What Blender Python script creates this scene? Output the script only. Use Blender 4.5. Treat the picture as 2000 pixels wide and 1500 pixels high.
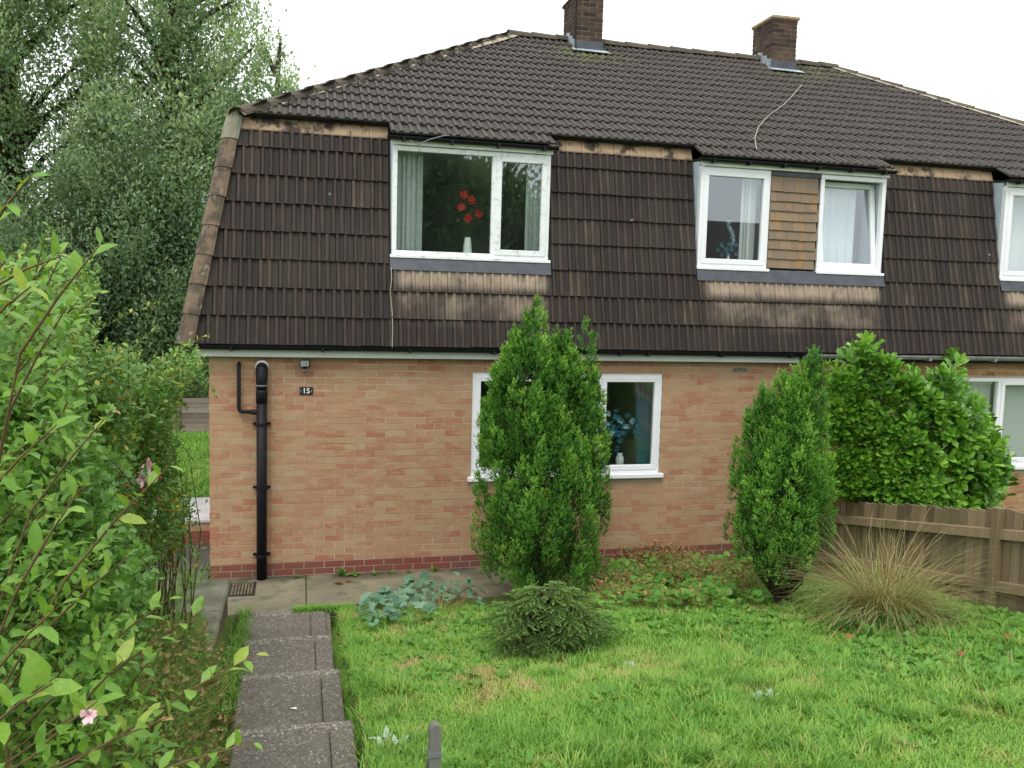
import bpy, bmesh, math, random
import numpy as np
from mathutils import Matrix, Vector
random.seed(7); rng = np.random.default_rng(11)
for o in list(bpy.data.objects): bpy.data.objects.remove(o)
S = bpy.context.scene; COL = S.collection
R = math.radians
# ------------------------------------------------------------------ camera
CAM = np.array([0.96866, -9.8983, 3.14523]); FPX = 1700.0
RM = np.array([[0.9717764, -0.2343424, 0.0270976], [-0.0042316, 0.0975326, 0.9952233], [0.2358659, 0.9672492, -0.0937883]])
cd = bpy.data.cameras.new('camera'); co = bpy.data.objects.new('camera', cd); COL.objects.link(co)
cd.sensor_fit = 'HORIZONTAL'; cd.sensor_width = 36; cd.lens = 36 * FPX / 2000; cd.clip_start = .05; cd.clip_end = 1500
M = Matrix.Identity(4)
for i in range(3):
    M[i][0], M[i][1], M[i][2], M[i][3] = RM[0][i], RM[1][i], -RM[2][i], CAM[i]
co.matrix_world = M; S.camera = co
# ------------------------------------------------------------------ world, sun, exposure
SUN_EL, SUN_AZ = R(58), R(205)
W = bpy.data.worlds.new('World'); S.world = W; W.use_nodes = True
nt = W.node_tree; nt.nodes.clear()
wo = nt.nodes.new('ShaderNodeOutputWorld'); bg = nt.nodes.new('ShaderNodeBackground')
sk = nt.nodes.new('ShaderNodeTexSky'); sk.sky_type = 'NISHITA'; sk.sun_disc = False
sk.sun_elevation = SUN_EL; sk.sun_rotation = SUN_AZ; sk.dust_density = 4; sk.air_density = 1.0
hs = nt.nodes.new('ShaderNodeHueSaturation'); hs.inputs['Saturation'].default_value = .35
mxw = nt.nodes.new('ShaderNodeMix'); mxw.data_type = 'RGBA'; mxw.inputs[0].default_value = .82
mxw.inputs[7].default_value = (11.2, 11.5, 11.9, 1)          # even grey-white cloud cover
nt.links.new(sk.outputs[0], hs.inputs['Color']); nt.links.new(hs.outputs[0], mxw.inputs[6])
nt.links.new(mxw.outputs[2], bg.inputs[0]); bg.inputs[1].default_value = .12
nt.links.new(bg.outputs[0], wo.inputs[0])
sd = bpy.data.lights.new('sun', 'SUN'); sd.energy = 1.2; sd.angle = R(25); sd.color = (1, .97, .92)
so = bpy.data.objects.new('sun', sd); COL.objects.link(so)
sv = Vector((math.sin(SUN_AZ) * math.cos(SUN_EL), math.cos(SUN_AZ) * math.cos(SUN_EL), math.sin(SUN_EL)))
so.rotation_euler = (-sv).to_track_quat('-Z', 'Y').to_euler(); so.location = (0, -20, 30)
vs = S.view_settings; vs.view_transform = 'Standard'; vs.look = 'None'; vs.exposure = 0.48; vs.gamma = 1.0; vs.use_curve_mapping = False
S.render.engine = 'CYCLES'
# ------------------------------------------------------------------ pixel helpers (photo pixels, 2000 wide)
def ray(x, y): return RM.T @ np.array([(x - 1000) / FPX, -(y - 750) / FPX, 1.0])
def onY(x, y, Y): d = ray(x, y); return CAM + d * (Y - CAM[1]) / d[1]
def onD(x, y, D): return CAM + ray(x, y) * D
def sstep(a, b, t):
    t = np.clip((t - a) / (b - a), 0, 1); return t * t * (3 - 2 * t)
def ground(x, y):
    x = np.asarray(x, float); y = np.asarray(y, float)
    b = np.clip(-y - 1.2, 0, 9.4) * .168 + np.clip(-y - 10.6, 0, 40) * .05
    b = b + np.clip(x - 1.3, 0, 7) * .02 * sstep(-1.2, -2.6, y)
    bank = .44 + np.clip(-y - 2.0, 0, 8.6) * .125 + np.clip(-y - 10.6, 0, 40) * .05
    k = sstep(.36, .20, x) * sstep(-1.45, -1.75, y)
    b = b * (1 - k) + np.maximum(b, bank) * k
    back = .29 * sstep(1.55, 1.62, y) - np.clip(y - 3.2, 0, 17) * .035
    b = b + np.where(y > 1.5, back, 0)
    b = b - .03 * sstep(-1.3, -1.1, y) * (y < 1.5)
    # grass is cut back beside the stepped path
    pth = (x > .36) & (x < 1.34) & (y < -1.0)
    b = np.where(pth, b - .22, b)
    n = .025 * np.sin(x * 2.1 + 1.3 * y) * np.sin(y * 1.7 - .6 * x) * sstep(-1.3, -2.2, y)
    return b + n
_ts = np.linspace(1.0, 30.0, 146)
def gpix(px, py):
    d = ray(px, py); P = CAM + _ts[:, None] * d; hit = P[:, 2] <= ground(P[:, 0], P[:, 1])
    if not hit.any(): return P[-1]
    i = int(np.argmax(hit)); lo, hi = (_ts[i - 1] if i else .5), _ts[i]
    ts = np.linspace(lo, hi, 24); P = CAM + ts[:, None] * d; hit = P[:, 2] <= ground(P[:, 0], P[:, 1])
    return P[int(np.argmax(hit))].copy()
# ------------------------------------------------------------------ mesh helpers
def link(o, parent=None):
    COL.objects.link(o)
    if parent is not None: o.parent = parent
    return o
def tag(o, label=None, cat=None, group=None, kind=None):
    if label: o['label'] = label
    if cat: o['category'] = cat
    if group: o['group'] = group
    if kind: o['kind'] = kind
    return o
def empty(name, loc, label, cat, group=None):
    o = bpy.data.objects.new(name, None); o.location = loc; link(o); o.empty_display_size = .1
    return tag(o, label, cat, group)
def obj(name, me, mat=None, parent=None, kind=None, mw=None):
    if mat is not None and not me.materials: me.materials.append(mat)
    o = bpy.data.objects.new(name, me); COL.objects.link(o)
    if parent is not None:
        o.parent = parent; o.matrix_parent_inverse = PINV(parent)
    if mw is not None: o.matrix_basis = mw
    if kind: o['kind'] = kind
    return o
_pinv = {}
def PINV(p):
    # every part is authored in world coordinates
    k = p.name
    if k not in _pinv:
        m = Matrix.Identity(4); q = p
        chain = []
        while q is not None: chain.append(q); q = q.parent
        for q in reversed(chain): m = m @ q.matrix_parent_inverse @ q.matrix_basis if q.parent is not None else q.matrix_basis.copy()
        _pinv[k] = m.inverted()
    return _pinv[k]
class MB:
    def __init__(s): s.v = []; s.f = []; s.att = None
    def add(s, v, f):
        n = len(s.v); s.v += [tuple(map(float, p)) for p in v]; s.f += [tuple(i + n for i in q) for q in f]; return s
    def box(s, x0, x1, y0, y1, z0, z1):
        v = [(x0, y0, z0), (x1, y0, z0), (x1, y1, z0), (x0, y1, z0), (x0, y0, z1), (x1, y0, z1), (x1, y1, z1), (x0, y1, z1)]
        return s.add(v, [(0, 3, 2, 1), (4, 5, 6, 7), (0, 1, 5, 4), (1, 2, 6, 5), (2, 3, 7, 6), (3, 0, 4, 7)])
    def prism(s, a, b):       # two matching polygons (lists of points)
        n = len(a); f = [tuple(range(n))[::-1], tuple(range(n, 2 * n))] + [(i, (i + 1) % n, n + (i + 1) % n, n + i) for i in range(n)]
        return s.add(list(a) + list(b), f)
    def tube(s, pts, rad, n=8, caps=True):
        pts = [Vector(p) for p in pts]
        if not hasattr(rad, '__len__'): rad = [rad] * len(pts)
        vv = []; ff = []; prev = None
        for i, p in enumerate(pts):
            t = (pts[min(i + 1, len(pts) - 1)] - pts[max(i - 1, 0)]).normalized()
            if prev is None: u = t.orthogonal().normalized()
            else: u = (prev - t * prev.dot(t)).normalized()
            prev = u; w = t.cross(u)
            for k in range(n):
                a = 2 * math.pi * k / n; vv.append(p + (u * math.cos(a) + w * math.sin(a)) * rad[i])
        for i in range(len(pts) - 1):
            for k in range(n): ff.append((i * n + k, i * n + (k + 1) % n, (i + 1) * n + (k + 1) % n, (i + 1) * n + k))
        if caps: ff.append(tuple(range(n))[::-1]); ff.append(tuple(range((len(pts) - 1) * n, len(pts) * n)))
        return s.add(vv, ff)
    def lathe(s, c, prof, n=16):
        vv = []; ff = []
        for r, z in prof:
            for k in range(n):
                a = 2 * math.pi * k / n; vv.append((c[0] + r * math.cos(a), c[1] + r * math.sin(a), c[2] + z))
        for i in range(len(prof) - 1):
            for k in range(n): ff.append((i * n + k, i * n + (k + 1) % n, (i + 1) * n + (k + 1) % n, (i + 1) * n + k))
        ff.append(tuple(range(n))[::-1]); ff.append(tuple(range((len(prof) - 1) * n, len(prof) * n)))
        return s.add(vv, ff)
    def mesh(s, name, smooth=False, bev=0):
        me = bpy.data.meshes.new(name); me.from_pydata(s.v, [], s.f); me.update()
        if s.att is not None: me.attributes.new('rib_shade', 'FLOAT', 'POINT').data.foreach_set('value', s.att)
        if bev:
            bm = bmesh.new(); bm.from_mesh(me)
            bmesh.ops.bevel(bm, geom=bm.edges[:], offset=bev, segments=1, affect='EDGES', profile=.7)
            bm.to_mesh(me); bm.free()
        if smooth: me.polygons.foreach_set('use_smooth', [True] * len(me.polygons))
        return me
    def build(s, name, mat, parent=None, smooth=False, bev=0, kind=None):
        return obj(name, s.mesh(name, smooth, bev), mat, parent, kind)
def fast_mesh(name, verts, faces, tint=None):
    """verts (N,3); faces list of (M,k) int arrays"""
    me = bpy.data.meshes.new(name); me.vertices.add(len(verts)); me.vertices.foreach_set('co', np.ascontiguousarray(verts, np.float32).ravel())
    flat = np.concatenate([f.ravel() for f in faces]).astype(np.int32)
    tot = np.concatenate([np.full(len(f), f.shape[1], np.int32) for f in faces])
    me.loops.add(len(flat)); me.loops.foreach_set('vertex_index', flat)
    me.polygons.add(len(tot)); me.polygons.foreach_set('loop_start', np.concatenate([[0], np.cumsum(tot)[:-1]]).astype(np.int32))
    try: me.polygons.foreach_set('loop_total', tot)
    except Exception: pass
    if tint is not None:
        a = me.attributes.new('tint', 'FLOAT', 'POINT'); a.data.foreach_set('value', np.ascontiguousarray(tint, np.float32))
    me.update(calc_edges=True); return me
# leaf templates: x across, y along, z normal
T_DIA = (np.array([[0, 0, 0], [-.5, .45, .06], [0, 1, -.04], [.5, .45, .06]], float), [np.array([[0, 2, 1], [0, 3, 2]])])
T_LEAF = (np.array([[0, 0, 0], [0, .35, .02], [0, .72, .0], [0, 1, -.08], [-.44, .33, .07], [-.36, .7, .04], [.44, .33, .07], [.36, .7, .04]], float),
          [np.array([[0, 1, 4], [5, 2, 3], [0, 6, 1], [2, 7, 3]]), np.array([[1, 2, 5, 4], [6, 7, 2, 1]])])
T_OBOV = (np.array([[0, 0, 0], [0, .4, .03], [0, .78, .0], [0, 1, -.07], [-.30, .36, .06], [-.48, .76, .05], [.30, .36, .06], [.48, .76, .05]], float), T_LEAF[1])
T_BLADE = (np.array([[-.5, 0, 0], [.5, 0, 0], [-.36, .55, .07], [.36, .55, .07], [0, 1, .30]], float), [np.array([[2, 3, 4]]), np.array([[0, 1, 3, 2]])])
T_STRIP = (np.array([[-.5, 0, 0], [.5, 0, 0], [.42, 1, 0], [-.42, 1, 0]], float), [np.array([[0, 1, 2, 3]])])
def lobed(n=7, cup=.12):
    v = [[0, 0, 0]]; 
    for i in range(2 * n + 1):
        a = -2.55 + 5.1 * i / (2 * n); r = (.52 if i % 2 else .40) 
        v.append([r * math.sin(a), .42 + r * math.cos(a) - .02, cup * (r / .5) * (.6 + .4 * (i % 2))])
    v[0] = [0, .36, 0]
    return (np.array(v, float), [np.array([[0, i + 1, i] for i in range(1, 2 * n + 1)])])
T_LOBE = lobed()
def nrm(v): return v / np.maximum(np.linalg.norm(v, axis=-1, keepdims=True), 1e-9)
def frame(d, up):
    d = nrm(d); s = np.cross(d, up); s = nrm(np.where(np.linalg.norm(s, axis=1, keepdims=True) < 1e-4, np.array([[1., 0, 0]]), s)); n = np.cross(s, d)
    return d, s, n
class Leaves:
    def __init__(s): s.a = []
    def add(s, pos, d, up, L, Wd, tint):
        n = len(pos); f = lambda v: np.broadcast_to(np.asarray(v, float), (n,)).copy()
        s.a.append((np.asarray(pos, float), np.asarray(d, float), np.broadcast_to(np.asarray(up, float), (n, 3)).copy(), f(L), f(Wd), f(tint)))
    def cat(s): return [np.concatenate([q[i] for q in s.a]) for i in range(6)]
def leaf_geo(arr, T):
    pos, d, up, L, Wd, tint = arr; d, sd_, n = frame(d, up); tv, tf = T; V = len(tv)
    v = pos[:, None] + (L[:, None, None] * tv[None, :, 1:2]) * d[:, None] + (Wd[:, None, None] * tv[None, :, 0:1]) * sd_[:, None] + (L[:, None, None] * tv[None, :, 2:3]) * n[:, None]
    off = (np.arange(len(pos)) * V)[:, None, None]
    return v.reshape(-1, 3), [(f[None] + off).reshape(-1, f.shape[1]) for f in tf], np.repeat(tint, V)
def build_leaves(name, lv, T, mat, parent=None, kind=None, arr=None):
    v, f, t = leaf_geo(arr if arr is not None else lv.cat(), T)
    return obj(name, fast_mesh(name, v, f, t), mat, parent, kind)
def split_leaves(lv, T, mat, parent, nind=290, name='leaf', rest='foliage', score=None, bins=6):
    """the leaves that show largest become single objects sharing a few meshes; the rest is one mass"""
    arr = lv.cat(); pos = arr[0]
    sc = arr[3] / np.linalg.norm(pos - CAM, axis=1) if score is None else score(arr)
    order = np.argsort(-sc); idx = order[:nind]; oth = order[nind:]
    b = np.clip((arr[5] * bins).astype(int), 0, bins - 1); tm = {}
    d, sd_, n = frame(arr[1], arr[2])
    for i in idx:
        if b[i] not in tm:
            me = fast_mesh(name, T[0], T[1], np.full(len(T[0]), (b[i] + .5) / bins)); me.materials.append(mat); tm[b[i]] = me
        mw = Matrix.Identity(4)
        for r in range(3):
            mw[r][0] = sd_[i][r] * arr[4][i]; mw[r][1] = d[i][r] * arr[3][i]; mw[r][2] = n[i][r] * arr[3][i]; mw[r][3] = pos[i][r]
        obj(name, tm[b[i]], None, parent, mw=mw)
    if len(oth): build_leaves(rest, None, T, mat, parent, 'stuff', [a[oth] for a in arr])
# ------------------------------------------------------------------ materials
class NT:
    def __init__(s, name):
        s.m = bpy.data.materials.new(name); s.m.use_nodes = True; s.t = s.m.node_tree; s.t.nodes.clear()
        s.out = s.t.nodes.new('ShaderNodeOutputMaterial'); s.b = s.t.nodes.new('ShaderNodeBsdfPrincipled')
        s.t.links.new(s.b.outputs[0], s.out.inputs[0]); s._pos = None
    def n(s, t, **k):
        q = s.t.nodes.new('ShaderNode' + t)
        for a, b in k.items(): setattr(q, a, b)
        return q
    def l(s, a, b): s.t.links.new(a, b)
    def put(s, inp, v):
        if hasattr(v, 'links'): s.l(v, inp)
        elif isinstance(v, (tuple, list)) and len(v) == 3 and inp.type == 'RGBA': inp.default_value = (*v, 1)
        else: inp.default_value = v
    def math(s, op, a, b=0.0, c=None, clamp=False):
        q = s.n('Math', operation=op, use_clamp=clamp); s.put(q.inputs[0], a); s.put(q.inputs[1], b)
        if c is not None: s.put(q.inputs[2], c)
        return q.outputs[0]
    def pos(s):
        if s._pos is None: s._pos = s.n('NewGeometry').outputs['Position']
        return s._pos
    def xyz(s, v=None):
        q = s.n('SeparateXYZ'); s.l(v or s.pos(), q.inputs[0]); return q.outputs
    def noise(s, scale, detail=3, rough=.55, vec=None, dist=0):
        q = s.n('TexNoise'); s.l(vec or s.pos(), q.inputs['Vector']); q.inputs['Scale'].default_value = scale; q.inputs['Detail'].default_value = detail
        q.inputs['Roughness'].default_value = rough; q.inputs['Distortion'].default_value = dist; return q.outputs['Fac']
    def voro(s, scale, vec=None, feat='F1'):
        q = s.n('TexVoronoi', feature=feat); s.l(vec or s.pos(), q.inputs['Vector']); q.inputs['Scale'].default_value = scale; return q
    def scalev(s, v, sc):
        q = s.n('VectorMath', operation='MULTIPLY'); s.l(v, q.inputs[0]); q.inputs[1].default_value = sc; return q.outputs[0]
    def ramp(s, fac, stops, interp='LINEAR'):
        q = s.n('ValToRGB'); r = q.color_ramp; r.interpolation = interp
        while len(r.elements) < len(stops): r.elements.new(.5)
        for e, (p, c) in zip(r.elements, stops):
            e.position = p; e.color = (*c, 1) if isinstance(c, (tuple, list)) else (c, c, c, 1)
        s.put(q.inputs[0], fac); return q.outputs[0]
    def mr(s, v, a, b, c=0.0, d=1.0, smooth=True):
        q = s.n('MapRange'); q.interpolation_type = 'SMOOTHSTEP' if smooth else 'LINEAR'; s.put(q.inputs[0], v)
        for i, x in enumerate((a, b, c, d)): q.inputs[i + 1].default_value = x
        return q.outputs[0]
    def mix(s, f, a, b, mode='MIX'):
        q = s.n('Mix', data_type='RGBA', blend_type=mode); s.put(q.inputs[0], f); s.put(q.inputs[6], a); s.put(q.inputs[7], b); return q.outputs[2]
    def rnd(s):      # one random number per piece, joined or single
        a = s.n('ObjectInfo').outputs['Random']; b = s.n('NewGeometry').outputs['Random Per Island']
        return s.math('FRACT', s.math('ADD', a, b))
    def bump(s, h, strength=.3, dist=.01):
        q = s.n('Bump'); q.inputs['Strength'].default_value = strength; q.inputs['Distance'].default_value = dist; s.l(h, q.inputs['Height']); s.l(q.outputs[0], s.b.inputs['Normal'])
    def fin(s, col, rough=.8, spec=.3, metal=0):
        s.put(s.b.inputs['Base Color'], col); s.put(s.b.inputs['Roughness'], rough); s.b.inputs['Specular IOR Level'].default_value = spec; s.b.inputs['Metallic'].default_value = metal
        return s.m
    def translucent(s, col, f):
        t = s.n('BsdfTranslucent'); s.put(t.inputs[0], col); m = s.n('MixShader'); s.put(m.inputs[0], f)
        s.l(s.b.outputs[0], m.inputs[1]); s.l(t.outputs[0], m.inputs[2]); s.l(m.outputs[0], s.out.inputs[0])
def plain(name, col, rough=.6, spec=.4, var=.12, scale=6, metal=0):
    k = NT(name); nz = k.noise(scale, 4); c = k.mix(1.0, col, k.ramp(nz, [(.25, 1 - var), (.75, 1 + var)]), 'MULTIPLY')
    return k.fin(c, rough, spec, metal)
def leafmat(name, stops, rough=.5, spec=.35, tr=.28, var=.25, vscale=1.5):
    k = NT(name); a = k.n('Attribute'); a.attribute_name = 'tint'
    c = k.ramp(a.outputs['Fac'], stops)
    r = k.rnd(); v = k.math('ADD', k.math('MULTIPLY', r, var), k.math('MULTIPLY', k.noise(vscale, 2), var))
    c = k.mix(1.0, c, k.ramp(v, [(0, 1 - var * .9), (min(1, 2 * var), 1 + var * .9)]), 'MULTIPLY')
    c = k.mix(1.0, c, k.ramp(k.noise(55, 3), [(.3, .86), (.7, 1.12)]), 'MULTIPLY')
    k.fin(c, rough, spec); k.translucent(k.mix(1.0, c, (1.25, 1.2, .7), 'MULTIPLY'), tr); return k.m
m = {}
# brick wall
def brickmat(name, pal, plinth):
    k = NT(name); r = k.rnd(); p = k.xyz()
    pv = k.scalev(k.pos(), (5, 5, 14))
    n1 = k.noise(1.0, 5, .6, pv); n2 = k.noise(60, 3)
    c = k.ramp(r, pal)
    c = k.mix(k.mr(n1, .46, .66), c, (.425, .29, .16)); c = k.mix(k.mr(k.noise(2.3, 4, .6, k.scalev(k.pos(), (4, 4, 16)), 1.0), .55, .72, 0, .75), c, (.40, .165, .08))
    c = k.mix(1.0, c, k.ramp(n2, [(.3, .84), (.7, 1.12)]), 'MULTIPLY')
    pm = k.math('LESS_THAN', p[2], .146); c = k.mix(pm, c, k.mix(n1, plinth, (.20, .062, .048)))
    # damp staining near the ground
    d = k.math('MULTIPLY', k.mr(p[2], .02, .20, 1, 0), k.mr(k.noise(3.0, 4), .4, .65)); c = k.mix(k.math('MULTIPLY', d, .55), c, (.13, .10, .07))
    k.bump(n2, .25, .004); return k.fin(c, .88, .2)
m['brick'] = brickmat('brick_buff_red', [(0, (.385, .205, .118)), (.3, (.415, .265, .155)), (.55, (.395, .22, .128)), (.8, (.365, .15, .088)), (.95, (.42, .29, .175))], (.235, .075, .055))
m['brick_n'] = brickmat('brick_brown', [(0, (.33, .17, .085)), (.4, (.40, .22, .10)), (.7, (.25, .12, .065)), (1, (.38, .19, .095))], (.25, .10, .07))
k = NT('mortar'); n1 = k.noise(1.2, 4, .6, dist=.5); n2 = k.noise(90, 2)
c = k.ramp(n1, [(.3, (.36, .28, .20)), (.5, (.47, .385, .295)), (.7, (.58, .51, .42))]); m['mortar'] = k.fin(k.mix(1, c, k.ramp(n2, [(.3, .85), (.7, 1.1)]), 'MULTIPLY'), .95, .15); 
k = NT('chimney_brick'); r = k.rnd(); c = k.ramp(r, [(0, (.035, .026, .025)), (.4, (.055, .038, .033)), (.75, (.095, .06, .043)), (1, (.04, .031, .03))])
c = k.mix(k.mr(k.noise(4, 4), .58, .72, 0, .6), c, (.13, .12, .05)); m['chbrick'] = k.fin(c, .9, .2)
m['chmortar'] = plain('chimney_mortar', (.36, .27, .17), .95, .1, .25, 8)
# concrete roof tiles with rain-washed pale areas and moss
def tilemat(name):
    k = NT(name); p = k.xyz(); r = k.rnd()
    st = k.noise(1.0, 5, .65, k.scalev(k.pos(), (15, 15, 2.4)))
    c = k.ramp(r, [(0, (.018, .013, .0105)), (.45, (.030, .021, .0155)), (.8, (.027, .017, .0135)), (1, (.050, .036, .025))])
    at = k.n('Attribute'); at.attribute_name = 'rib_shade'; c = k.mix(1, c, k.ramp(at.outputs['Fac'], [(0, .68), (.5, .95), (1, 1.4)]), 'MULTIPLY')  # troughs darker, crests lighter: relief shading painted into the tile colour
    c = k.mix(1, c, k.ramp(st, [(.30, .52), (.5, 1.0), (.70, 1.7)]), 'MULTIPLY')
    c = k.mix(k.mr(k.noise(.7, 3), .5, .75, 0, .4), c, (.058, .046, .033))
    smear = k.noise(1.0, 4, .6, k.scalev(k.pos(), (9, 9, 2.2)))
    tan = k.mix(1, k.ramp(k.noise(5, 4), [(.3, (.24, .19, .14)), (.6, (.35, .275, .20)), (.8, (.27, .21, .165))]), k.ramp(st, [(.3, .72), (.7, 1.15)]), 'MULTIPLY')
    def band(x0, x1, z0, z1, f0, f1):
        a = k.math('MULTIPLY', k.mr(p[0], x0 - .05, x0 + .12), k.mr(p[0], x1 - .12, x1 + .05, 1, 0))
        b = k.math('MULTIPLY', k.mr(p[2], z0 - f0, z0 + f0), k.mr(p[2], z1 - f1, z1 + f1, 1, 0)); return k.math('MULTIPLY', a, b)
    front = k.math('LESS_THAN', p[1], .45)
    for x0, x1 in ((1.98, 3.76), (5.74, 8.2), (10.1, 11.9)):
        w = k.math('ADD', band(x0, x1, 3.29, 3.6, .07, .02), k.math('MULTIPLY', k.math('MULTIPLY', band(x0, x1, 2.95, 3.22, .16, .03), k.mr(k.noise(2.2, 3), .4, .62, .25, 1)), .6))
        w = k.math('MULTIPLY', k.math('MULTIPLY', w, k.mr(smear, .28, .5, .35, 1)), front); c = k.mix(w, c, tan)
    w = k.math('MULTIPLY', k.math('MULTIPLY', k.mr(p[2], 4.925, 4.965), front), k.mr(k.noise(6, 3), .36, .52, .05, 1))
    w = k.math('MULTIPLY', w, k.math('LESS_THAN', p[2], 5.096)); w = k.math('MULTIPLY', w, k.math('GREATER_THAN', p[1], .20))
    c = k.mix(w, c, k.mix(k.noise(9, 2), (.40, .28, .17), (.26, .185, .12)))
    # upper slope is greyer, mossy by the chimneys and along the ridge
    up = k.math('GREATER_THAN', k.math('ADD', p[2], k.math('MULTIPLY', p[1], -.577)), 4.972)
    c = k.mix(k.math('MULTIPLY', up, .62), c, k.mix(1, k.ramp(k.noise(14, 3), [(.3, (.042, .037, .032)), (.7, (.082, .072, .060))]), k.ramp(at.outputs['Fac'], [(0, .8), (1, 1.25)]), 'MULTIPLY'))  # painted relief shading again on the upper slope, softer
    for cx, cz, rad in ((5.35, 7.0, .75), (8.95, 7.05, .7), (9.6, 7.3, .8), (.4, 5.2, .35)):
        dx = k.math('MULTIPLY', k.math('SUBTRACT', p[0], cx), .75); dz = k.math('MULTIPLY', k.math('SUBTRACT', p[2], cz), 2.2)
        dd = k.math('SQRT', k.math('ADD', k.math('MULTIPLY', dx, dx), k.math('MULTIPLY', dz, dz)))
        w = k.math('MULTIPLY', k.mr(dd, 0, rad, 1, 0), k.mr(k.noise(7, 4), .42, .6)); c = k.mix(k.math('MULTIPLY', w, .8), c, (.125, .135, .045))
    c = k.mix(k.math('MULTIPLY', k.mr(k.voro(2.4).outputs['Distance'], .02, .05, 1, 0), k.mr(k.noise(1.3, 2), .5, .6)), c, (.42, .40, .36))
    k.bump(k.noise(160, 2), .22, .003)
    return k.fin(c, k.ramp(st, [(.3, .62), (.7, .82)]), .35)
m['tile'] = tilemat('concrete_tile')
k = NT('hip_tile_concrete'); r = k.rnd(); c = k.ramp(r, [(0, (.11, .08, .055)), (.5, (.17, .12, .08)), (.8, (.10, .065, .05)), (1, (.21, .155, .105))])
c = k.mix(k.mr(k.noise(6, 5), .44, .62, 0, .9), c, (.065, .055, .04)); c = k.mix(k.mr(k.noise(11, 4), .58, .7, 0, .8), c, (.24, .20, .14)); m['hip'] = k.fin(c, .88, .25)
k = NT('ridge_tile_concrete'); r = k.rnd(); c = k.ramp(r, [(0, (.075, .062, .05)), (1, (.105, .085, .062))])
c = k.mix(k.mr(k.noise(5, 4), .52, .68, 0, .7), c, (.11, .115, .045)); m['ridge'] = k.fin(c, .9, .2)
m['bed_mortar'] = plain('bedding_mortar', (.34, .30, .23), .95, .1, .3, 9)
k = NT('clay_tile'); r = k.rnd(); c = k.ramp(r, [(0, (.21, .155, .105)), (.4, (.255, .18, .115)), (.7, (.20, .155, .115)), (1, (.275, .195, .12))])
c = k.mix(k.mr(k.noise(6, 4), .55, .68, 0, .55), c, (.38, .20, .065)); m['clay'] = k.fin(c, .85, .25)
m['felt'] = plain('roof_underlay', (.03, .028, .027), .9, .2)
k = NT('white_upvc'); c = k.mix(k.mr(k.noise(9, 4), .55, .75, 0, .35), (.80, .81, .83), (.62, .64, .62)); m['upvc'] = k.fin(c, .32, .5)
k = NT('aged_white_upvc'); c = k.mix(k.mr(k.noise(14, 5), .5, .72, 0, .75), (.76, .79, .79), (.46, .48, .42)); m['upvc_old'] = k.fin(c, .42, .45)
m['fascia'] = plain('fascia_paint', (.58, .62, .58), .5, .4, .1, 5)
m['black'] = plain('black_pvc', (.008, .008, .011), .55, .22, .2, 10)
m['gutter_grey'] = plain('grey_gutter', (.25, .25, .245), .5, .4, .3, 12)
m['lead'] = plain('lead_sheet', (.05, .056, .068), .55, .5, .35, 8)
m['lead_pale'] = plain('weathered_lead', (.30, .35, .38), .6, .5, .45, 10)
m['cheek'] = plain('dormer_cheek_paint', (.42, .50, .54), .6, .35, .12, 5)
m['dark'] = plain('dark_timber', (.02, .018, .016), .7, .3)
k = NT('window_glass'); k.t.nodes.remove(k.b); g = k.n('BsdfGlossy'); g.inputs['Roughness'].default_value = .012; g.inputs['Color'].default_value = (.92, .96, 1, 1)
t = k.n('BsdfTransparent'); t.inputs[0].default_value = (.93, .96, .95, 1); gg = k.n('NewGeometry'); dt = k.n('VectorMath', operation='DOT_PRODUCT'); k.l(gg.outputs['Incoming'], dt.inputs[0]); k.l(gg.outputs['Normal'], dt.inputs[1]); fr = k.math('ADD', .045, k.math('MULTIPLY', k.math('POWER', k.math('SUBTRACT', 1.0, k.math('ABSOLUTE', dt.outputs['Value'])), 5.0), .95))
mxs = k.n('MixShader'); k.l(k.math('MULTIPLY', fr, 2.6, clamp=True), mxs.inputs[0]); k.l(t.outputs[0], mxs.inputs[1]); k.l(g.outputs[0], mxs.inputs[2]); k.l(mxs.outputs[0], k.out.inputs[0]); m['glass'] = k.m
m['room'] = plain('room_wall', (.6, .61, .58), .9, .1, .1, 2)
m['blind'] = plain('blind_fabric', (.50, .55, .51), .8, .2, .06, 3)
m['blind_w'] = plain('white_blind', (.84, .85, .84), .6, .3, .05, 3)
m['sheer'] = plain('sheer_curtain', (.80, .84, .90), .9, .1, .06, 3)
m['teal'] = plain('teal_curtain', (.03, .16, .24), .8, .2, .2, 4)
m['china'] = plain('white_ceramic', (.74, .80, .74), .35, .5, .03, 3)
m['red'] = plain('red_petal', (.42, .012, .02), .6, .3, .25, 30)
m['bluepetal'] = plain('teal_petal', (.035, .15, .21), .7, .3, .4, 30)
m['palepetal'] = plain('pale_petal', (.34, .46, .50), .7, .3, .2, 30)
m['stemdark'] = plain('dark_stem', (.02, .04, .02), .7, .2)
k = NT('plate_slate'); m['slate'] = k.fin((.018, .02, .022), .35, .4)
m['white'] = plain('white_paint', (.80, .80, .78), .5, .4, .04)
m['lens'] = plain('lamp_glass', (.22, .24, .24), .2, .5, .5, 60)
m['grey_metal'] = plain('grey_metal', (.16, .17, .17), .4, .5, .2, 20)
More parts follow.
